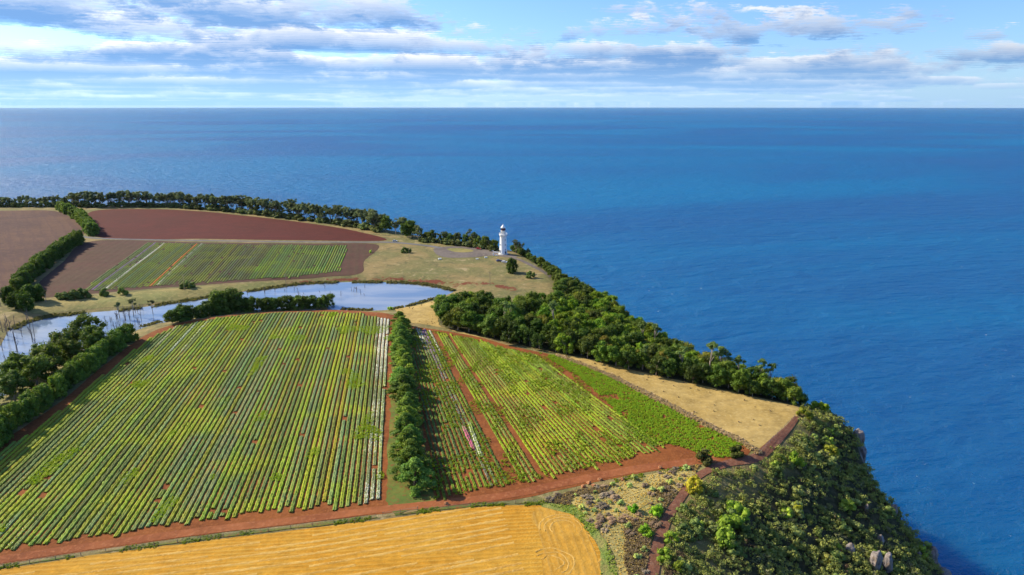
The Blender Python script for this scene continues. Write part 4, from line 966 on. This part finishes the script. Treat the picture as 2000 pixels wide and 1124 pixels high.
# dry brown scrub and grass between wheat field and footpath
wild_px = [(1110, 962), (1200, 945), (1300, 920), (1370, 908), (1350, 935), (1318, 968), (1290, 1010), (1270, 1060), (1258, 1130), (1250, 1250), (1215, 1250), (1205, 1100), (1170, 1035), (1120, 990), (1060, 980)]
wild = [gp(*q) for q in wild_px]
patch('dry_scrubland', wild_px, M['wild'], 0.06, jit=0.4)
for (x, y) in scatter(wild, 2.6, 4000)[:170]:
    k = rng.random()
    if k < 0.62 and vnoise(x/9+4, y/9) > 0.38: plant('dry', x, y, rng.uniform(0.55, 1.05), 'dry_bush', 'brown leafless bush in the dry scrub between wheat field and footpath', 'bush', 'brown bushes beside the wheat field', tn(.75, 1.0), rng.uniform(2.2, 3.4))
    elif k > 0.7: plant('shrub', x, y, rng.uniform(0.7, 1.7), 'green_bush', 'small green bush in the dry scrub between wheat field and footpath', 'bush', 'small green bushes beside the wheat field', tn(1.2, 2.0), 1.2)
def tuft(seed, n=9, h=0.5, w=0.35):
    r = np.random.default_rng(seed); Vs = []; T = []
    for k in range(n):
        a = r.uniform(0, 6.283); d = r.uniform(0, w); x, y = math.cos(a)*d, math.sin(a)*d; b = r.uniform(0, 6.283); c, s = math.cos(b)*.14, math.sin(b)*.14; hh = h*r.uniform(.6, 1.3); lx, ly = r.normal(0, .18, 2)
        o = len(Vs); Vs += [(x-c, y-s, 0), (x+c, y+s, 0), (x+c*1.3+lx, y+s*1.3+ly, hh), (x-c*1.3+lx, y-s*1.3+ly, hh*.9)]; T += [(o, o+1, o+2), (o, o+2, o+3)]
    return np.array(Vs), np.array(T)
tufts = [tuft(i) for i in range(6)]
scatter_mass('wild_grass', [tuple(p) for p in rng.permutation(np.array(scatter(wild, 0.62, 9000)))[:2200]], tufts, 0.4, 0.8, 'drygrass', 'dry yellow grass between wheat field and footpath', 'grass')
def field_pts(poly, n, thr, sc, seed):
    A = np.array(poly); Q = rng.uniform(A.min(0), A.max(0), (n, 2)); Q = Q[inside(poly, Q[:, 0], Q[:, 1])]
    return [tuple(q) for q in Q[(vnoise(Q[:, 0]/sc+seed, Q[:, 1]/(sc*2.2)+seed) > thr)]]
scatter_mass('brown_grass', field_pts(ccw(wild), 60000, 0.42, 7.0, 21)[:2600], tufts, 0.5, 1.0, 'leaf_dry', 'matted brown dead growth between wheat field and footpath', 'grass')
sp = np.array(straw_poly); Q = rng.uniform(sp.min(0), sp.max(0), (40000, 2)); Q = Q[inside(straw_poly, Q[:, 0], Q[:, 1])][:60]
scatter_mass('meadow_grass', [tuple(q) for q in Q], tufts, 0.6, 1.1, 'leaf_dry', 'scattered brown grass tufts on the long dry meadow', 'grass', zoff=0.06)
# weeds in the crops, and the solid green crop
leafy = [foliage([(rr.normal(0, .3), rr.normal(0, .3), rr.uniform(.12, .4), rr.uniform(.18, .34)) for _ in range(3)], 6, 0.16, rr, core=0.9, coremesh=OCT) for rr in [np.random.default_rng(80+i) for i in range(6)]]
scatter_mass('field_weeds', field_pts(left_poly, 90000, 0.84, 7.0, 31)[:6000], leafy, 0.5, 0.95, 'weed', 'bright yellow green weeds patching the left flower field', 'weeds', zoff=0.2)
scatter_mass('flower_field_weeds', field_pts(right_poly, 40000, 0.42, 5.0, 77)[:6000], leafy, 0.4, 0.95, 'weed', 'bright yellow green leafy weeds over the right flower field rows', 'weeds', zoff=0.22)
scatter_mass('green_crop', field_pts(green_poly, 44000, 0.20, 4.0, 12)[:7000], leafy, 0.45, 0.95, 'clover', 'thick vivid green leafy crop along the dry meadow', 'crop', zoff=0.08)
bord = ribbon([(1085, 694), (1180, 730), (1280, 778), (1380, 830), (1455, 868), (1482, 888)], 2.6)
scatter_mass('border_grass', field_pts(bord, 40000, 0.0, 4.0, 3)[:1300], tufts, 0.8, 1.7, 'leaf_dry', 'brown rank grass on the border between green crop and meadow', 'grass')
vb = ribbon([(0, 1109), (200, 1079), (420, 1050), (600, 1028), (760, 1009), (850, 996), (950, 986), (1060, 983), (1115, 958), (1250, 930), (1370, 910)], 2.2)
scatter_mass('verge_weeds', field_pts(vb, 90000, 0.62, 5.0, 9)[:700], leafy, 0.4, 0.8, 'weed', 'green weeds along the fence between red track and wheat field', 'weeds')

shore = [at_z(x, y, POND_Z) for x, y in pond_px[3:15]]
sh1 = ribbon(None, 4.5, world=shore); near_shore = ribbon(None, 4.0, world=[at_z(x, y, POND_Z) for x, y in pond_px[15:26]])
scatter_mass('shore_reeds', field_pts(sh1, 60000, 0.30, 9.0, 5)[:1500]+field_pts(near_shore, 60000, 0.35, 9.0, 6)[:700], tufts, 1.1, 2.4, 'reedleaf', 'olive reeds and rushes fringing the pond', 'reeds', zoff=-0.1)
scatter_mass('verge_grass', field_pts(ccw([gp(*q) for q in [(1062, 984), (1122, 988), (1168, 1030), (1200, 1090), (1216, 1200), (1218, 1320), (1186, 1320), (1180, 1200), (1172, 1100), (1154, 1050), (1126, 1010)]]), 60000, 0.25, 3.0, 8)[:900], tufts, 0.35, 0.7, 'weed_dull', 'green grass verge curving round the wheat field corner', 'grass')

# ------------------------------------------------------------------ dead trees in the pond
def snag(seed, H):
    r = np.random.default_rng(seed); mb = MB(); lx, ly = r.normal(0, H*.06, 2)
    mb.tube([(0, 0, -1.5), (lx*.5, ly*.5, H*.5), (lx, ly, H)], [0.17, 0.13, 0.06], 5); br = MB()
    for _ in range(r.integers(2, 6)):
        t = r.uniform(.35, .9); a = r.uniform(0, 6.283); l = H*r.uniform(.12, .3); b = (lx*t, ly*t, H*t)
        br.tube([b, (b[0]+math.cos(a)*l*.6, b[1]+math.sin(a)*l*.6, b[2]+l*.45), (b[0]+math.cos(a)*l, b[1]+math.sin(a)*l, b[2]+l)], [0.10, .07, .04], 4)
    return mb.mesh('trunk'), br.mesh('branch')
snags = [snag(i, 5.0) for i in range(8)]
for a in snags: a[0].materials.append(M['deadwood']); a[1].materials.append(M['deadwood'])
def put_snag(px, py, h, label, group):
    x, y = at_z(px, py, POND_Z); a = snags[int(rng.integers(8))]; e = empty('dead_tree', (x, y, max(POND_Z-0.2, float(hgt(x, y)))), rng.uniform(0, 6.28), (1, 1, h/5))
    link('trunk', a[0], None, e); link('branch', a[1], None, e); tag(e, label, 'dead tree', group)
for k in range(95):
    t = rng.random()**0.8; px = 5+t*280; py = 728-(px/300)*112+rng.uniform(-28, 30)
    put_snag(px, py, rng.uniform(2.5, 6.5), 'thin grey dead tree standing in the shallow left arm of the pond', 'drowned trees in the left arm of the pond')
for k in range(26):
    put_snag(rng.uniform(-20, 70), rng.uniform(630, 690), rng.uniform(7, 11), 'tall grey leafless tree in the dead thicket at the left end of the pond', 'dead thicket at the left frame edge')
for k in range(22):
    px = rng.uniform(480, 715); put_snag(px, 571+rng.uniform(-6, 10)-(px-480)*.01, rng.uniform(1.2, 4.2), 'short dead stump standing in the open middle of the pond', 'stumps in the middle of the pond')
for q in [(18, 590), (42, 592), (60, 590), (30, 603), (2, 600), (75, 588), (-15, 590), (90, 592), (50, 605)]:
    x, y = gp(*q); plant('umbrella' if rng.random() < .4 else 'hedge', x, y, rng.uniform(8, 11), 'swamp_tree', 'dark ragged tree at the foot of the far hedge by the pond', 'tree', 'ragged trees at the pond head', (0.5, 0.55, 0.5), .9)

# ------------------------------------------------------------------ lighthouse
lx, ly, lz = g3(983, 497); lh = tag(empty('lighthouse', (lx, ly, lz)), 'white round stone lighthouse tower with domed lantern on the headland', 'lighthouse')
MB().lathe([(4.3, -0.6), (4.3, 0.35), (4.1, 0.5)], 40).build('plinth', M['concrete'], lh)
MB().lathe([(3.35, 0.5), (3.30, 1.4), (3.12, 1.6), (2.72, 14.2), (2.70, 15.1), (2.95, 15.3), (2.95, 15.55), (3.3, 16.2), (3.3, 16.45)], 48).build('tower', M['white'], lh, True)
MB().lathe([(3.45, 16.45), (3.45, 16.65)], 40).build('gallery', M['white'], lh)
rl = MB()
for k in range(24):
    a = 2*math.pi*k/24; rl.tube([(3.35*math.cos(a), 3.35*math.sin(a), 16.6), (3.35*math.cos(a), 3.35*math.sin(a), 17.8)], 0.05, 5)
for z in (17.2, 17.8): rl.tube([(3.35*math.cos(2*math.pi*k/40), 3.35*math.sin(2*math.pi*k/40), z) for k in range(41)], 0.05, 5)
rl.build('railing', M['white'], lh)
MB().lathe([(1.95, 16.65), (1.95, 19.5), (2.1, 19.6), (2.1, 19.8)], 32).build('lantern_drum', M['white'], lh, True)
lr = MB().lathe([(1.72, 19.8), (1.72, 22.0)], 16).build('lantern_glazing', M['glass'], lh)
fr = MB()
for k in range(16):
    a = 2*math.pi*k/16; fr.tube([(1.76*math.cos(a), 1.76*math.sin(a), 19.8), (1.76*math.cos(a), 1.76*math.sin(a), 22.0)], 0.06, 4)
fr.build('glazing_bar', M['redtrim'], lr)
MB().lathe([(1.3, 20.2), (1.3, 21.5)], 16).build('lens', M['chrome'], lr)
rf = MB().lathe([(2.05, 21.95), (2.1, 22.15), (1.75, 22.8), (1.1, 23.6), (0.45, 24.25), (0.3, 24.4)], 32).build('lantern_roof', M['white'], lh, True)
MB().lathe([(0.28, 24.35), (0.36, 24.65), (0.2, 24.9), (0.04, 25.4)], 12).build('ventilator', M['white'], rf, True)
def on_tower(name, az, z, w, h, mat):
    r = 3.12-(z-1.6)*0.4/12.6; a = math.radians(az)
    f = MB().box(0, 0, 0, 0.30, w+0.3, h+0.3).build(name, M['white'], lh); f.location = (r*math.cos(a), r*math.sin(a), z); f.rotation_euler = (0, 0, a)
    p = MB().box(0.09, 0, 0, 0.20, w, h).build('pane' if name == 'window' else 'door_leaf', mat, f)
for z in (12.4, 8.3, 4.3): on_tower('window', -56, z, 0.55, 1.0, M['dark'])
on_tower('window', -145, 8.3, 0.55, 1.0, M['dark']); on_tower('door', -56, 1.9, 1.1, 2.2, M['dark']); on_tower('door', -148, 2.2, 0.9, 3.2, M['darkbark'])
# low white walls, sign and posts round the lighthouse
def thing_box(name, px, py, sx, sy, sz, rz, mat, label, cat, cap=True):
    x, y, z = g3(px, py); e = tag(empty(name, (x, y, z), rz), label, cat)
    MB().box(0, 0, sz/2-0.1, sx, sy, sz+0.2).build('wall' if 'wall' in name else 'panel', M[mat], e)
    MB().box(0, 0, sz+0.06, sx+0.15, sy+0.12, 0.12).build('coping' if 'wall' in name else 'rail', M[mat], e)
thing_box('low_wall', 970, 494.5, 5.5, 0.4, 0.9, math.radians(-22), 'white', 'long low white wall running left from the lighthouse base', 'wall')
thing_box('low_wall', 962, 491.5, 2.0, 0.4, 1.0, math.radians(-40), 'white', 'short white wall end at the car park left of the lighthouse', 'wall')
thing_box('sign_board', 963.5, 499.5, 0.9, 0.25, 1.9, 0.2, 'white', 'upright white board left of the lighthouse base', 'sign')
thing_box('picnic_bench', 969, 500, 1.8, 0.7, 0.6, 0.1, 'white', 'low white slab just right of the upright white board', 'slab')
thing_box('picnic_bench', 949, 504, 2.2, 0.8, 0.7, 0.2, 'white', 'white bench on the lawn edge left of the two parked cars', 'bench')
thing_box('picnic_bench', 932, 507, 2.0, 0.8, 0.7, 0.1, 'white', 'white bench on the lawn furthest left below the turning circle', 'bench')
thing_box('white_stone', 859, 507, 2.4, 1.2, 0.8, 0.3, 'white', 'white block in the grass below the turning circle', 'block')

# ------------------------------------------------------------------ cars
def car(px, py, rz, paint, label, L=4.5, wagon=False):
    x, y, z = g3(px, py); e = tag(empty('parked_car', (x, y, z+0.12), rz), label, 'car')
    W = 1.8
    prof = [(-L/2, .35), (-L/2, .82), (-L/2+.15, .95), (L/2-1.15, .98), (L/2-.1, .80), (L/2, .62), (L/2, .35)]
    cab = [(-L/2+.25, .95), (-L/2+(.45 if wagon else .85), 1.48), (L/2-2.0, 1.52), (L/2-1.15, .98)]
    def ext(P, w0, w1, zt):
        n = len(P); V = [(p[0], s*(w0 if p[1] < zt else w1), p[1]) for s in (-1, 1) for p in P]
        Fs = [tuple(range(n)), tuple(range(2*n-1, n-1, -1))]+[(k, n+k, n+(k+1) % n, (k+1) % n) for k in range(n)]
        return MB().add(V, [f[::-1] for f in Fs])
    ext(prof, W/2, W/2-.04, .9).build('body', M[paint], e); c = ext(cab, W/2-.08, W/2-.25, 1.2)
    c.build('cabin', M['dark'], e)
    MB().box((cab[1][0]+cab[2][0])/2, 0, 1.53, cab[2][0]-cab[1][0]+.1, W-.5, .07).build('roof', M[paint], e)
    for sx in (-L/2+.8, L/2-.85):
        for sy in (-1, 1):
            w = MB(); w.tube([(sx, sy*(W/2-.2), .32), (sx, sy*(W/2+.03), .32)], .33, 14); t = w.build('wheel', M['tyre'], e)
            MB().tube([(sx, sy*(W/2+.03), .32), (sx, sy*(W/2+.05), .32)], .19, 10).build('rim', M['chrome'], t)
    for sy in (-1, 1):
        MB().box(L/2-.03, sy*.62, .72, .1, .38, .16).build('headlight', M['chrome'], e)
        MB().box(-L/2-.01, sy*.7, .78, .06, .3, .2).build('tail_light', M['redtrim'], e)
car(934.5, 487.5, math.radians(-25), 'carred', 'red car parked on the turning circle left of the lighthouse')
car(974.5, 511, math.radians(20), 'carblue', 'dark blue car parked on the lawn below the lighthouse')
car(985.5, 513.5, math.radians(-28), 'carwhite', 'white station wagon parked on the lawn below the lighthouse', 4.8, True)
car(771.5, 472.5, math.radians(5), 'carwhite', 'small white car at the end of the road past the ploughed field')

# ------------------------------------------------------------------ poles and fences
def pole(px, py, h, label):
    x, y, z = g3(px, py); e = tag(empty('power_pole', (x, y, z)), label, 'power pole')
    MB().tube([(0, 0, -0.5), (0, 0, h)], [.17, .12], 8).build('post', M['wood'], e)
    MB().box(0, 0, h-.4, 2.2, .14, .16, 0.6).build('crossarm', M['wood'], e)
pole(361, 568, 11, 'wooden power pole on the far bank beside three dark bushes'); pole(559.5, 566, 11, 'wooden power pole standing at the pond edge'); pole(799, 506, 9, 'wooden power pole beside the twin bushes on the meadow'); pole(957, 556, 9, 'wooden power pole at the red bank below the lighthouse')
def fence(px, spacing, h, label, rail=False):
    P = along(px, spacing, 0.05); e = tag(empty('fence', (*P[0], float(hgt(*P[0])))), label, 'fence')
    o = np.array(e.location); pm = MB().box(0, 0, h/2-.2, .12, .12, h+.4).mesh('post'); pm.materials.append(M['wood'])
    for p in P: link('post', pm, None, e, tuple(np.array((*p, float(hgt(*p))))-o))
    for k in ((.45, .95) if rail else (.4, .75, 1.1)):
        MB().tube([tuple(np.array((*p, float(hgt(*p))+k*h*.85))-o) for p in P], .05 if rail else .02, 4).build('rail' if rail else 'wire', M['wood'] if rail else M['wire'], e)
fence([(-100, 1128), (0, 1110), (200, 1080), (420, 1051), (600, 1029), (735, 1012)], 6.0, 1.2, 'post and wire fence between the red track and the wheat field')
fence([(748, 1009), (784, 1003), (816, 998)], 4.2, 1.5, 'short timber rail fence at the near end of the windbreak', True)
fence([(830, 998), (900, 991), (960, 986), (1050, 983)], 6.0, 1.2, 'wire fence from the timber rails along the wheat field top')
fence([(1482, 890), (1506, 862), (1528, 840), (1552, 816)], 3.5, 1.3, 'wire fence between the footpath and the dry meadow tip')
fence([(1090, 697), (1180, 731), (1280, 779), (1380, 831), (1470, 877)], 7.0, 1.1, 'wire fence between the green crop and the dry meadow')

# ------------------------------------------------------------------ rocks
def rock(x, y, z, sx, sy, sz, seed, label, cat='rock', group=None, name='boulder'):
    r = np.random.default_rng(seed); v, f = ico(3); v = v.copy()
    for _ in range(14):                      # broken faces
        n_ = r.normal(0, 1, 3)*(1, 1, .55); n_ /= np.linalg.norm(n_); k = r.uniform(.55, .85); d_ = v@n_; v -= np.maximum(d_-k, 0)[:, None]*n_
    nz = np.array([fbm(a_*2.2+seed, b_*2.2+c_*2.9+seed, 4) for a_, b_, c_ in v]); v = v*(1+0.22*nz[:, None])*np.array((sx, sy, sz))/1.7
    return tag(link(name, mesh_np(name, v, f), M['rock'], None, (x, y, z)), label, cat, group)
for k, (q, s, lb) in enumerate([((1708, 1112), (4.8, 5, 9), 'left half of the split grey rock pillar on the cliff slope'), ((1731, 1114), (4.2, 5, 8.5), 'right half of the split grey rock pillar on the cliff slope'), ((1660, 1078), (3.2, 3, 4), 'rounded grey boulder left of the split rock pillar'), ((1637, 1092), (2.0, 2, 3.6), 'narrow pale boulder in the scrub left of the split pillar'),
                                 ((1719, 1062), (2.6, 2.6, 5.5), 'tall pale boulder above the split rock pillar'), ((1745, 1006), (3.2, 3, 6), 'grey rock standing out near the cliff skyline'), ((1794, 1092), (1.8, 1.8, 4), 'slim pale rock right of the split pillar'), ((1692, 1000), (1.5, 1.5, 4), 'thin pale rock high on the slope')]):
    x, y = gp(*q); z = float(hgt(x, y)); rock(x, y, z+s[2]*.25, *[c*0.8 for c in s], 20+k, lb)
for k, (q, s) in enumerate([((1835, 1075, -31), (6, 6, 14)), ((1846, 1095, -34), (6, 7, 16)), ((1852, 1120, -36), (7, 6, 18)), ((1822, 1065, -29), (5, 5, 10)), ((1684, 862, -11), (5, 6, 13)), ((1679, 850, -9), (5, 5, 10)), ((1674, 870, -13), (5, 5, 11)), ((1655, 790, -5), (2.2, 2, 4.5))]):
    x, y = at_z(*q); rock(x, y, float(min(hgt(x, y), q[2]+1)), *s, 60+k, f'weathered brown crag on the cliff skyline, {ORD[k]} from the frame bottom' if k < 4 else f'columnar rock of the cliff brow past the meadow tip, {ORD[k-4]} one', 'rock', 'crags on the cliff skyline', 'crag')
for k, q in enumerate([(1150, 945), (1172, 938), (1215, 938), (1290, 915), (1140, 952), (1160, 950), (872, 646 + 340)]):
    x, y = gp(*q); rock(x, y, float(hgt(x, y))+.25, 1.6, 1.2, 1.1, 90+k, f'small orange stone on the verge of the red dirt track, {ORD[k]} one', 'stone', 'orange stones beside the track', 'stone').data.materials[0] = M['rust']
# ------------------------------------------------------------------ sea air
V = [(x, y, z) for z in (SEA_Z-1.0, CAMH+6) for x, y in ((-103000, -102000), (103000, -102000), (103000, 103000), (-103000, 103000))]
hz_o = tag(link('haze', mesh_np('haze', V, [(3, 2, 1, 0), (4, 5, 6, 7), (0, 1, 5, 4), (1, 2, 6, 5), (2, 3, 7, 6), (3, 0, 4, 7)])), kind='stuff')
hm = bpy.data.materials.new('haze'); hm.use_nodes = True; ht = NT(hm.node_tree); ht.n.remove(ht.n['Principled BSDF'])
pv = ht.new('ShaderNodeVolumePrincipled'); pv.inputs['Color'].default_value = (0.62, 0.82, 1.0, 1); pv.inputs['Density'].default_value = 4.5e-6; pv.inputs['Anisotropy'].default_value = 0.2
ht.l.new(pv.outputs[0], ht.n['Material Output'].inputs['Volume']); hz_o.data.materials.append(hm)
bpy.context.view_layer.update()
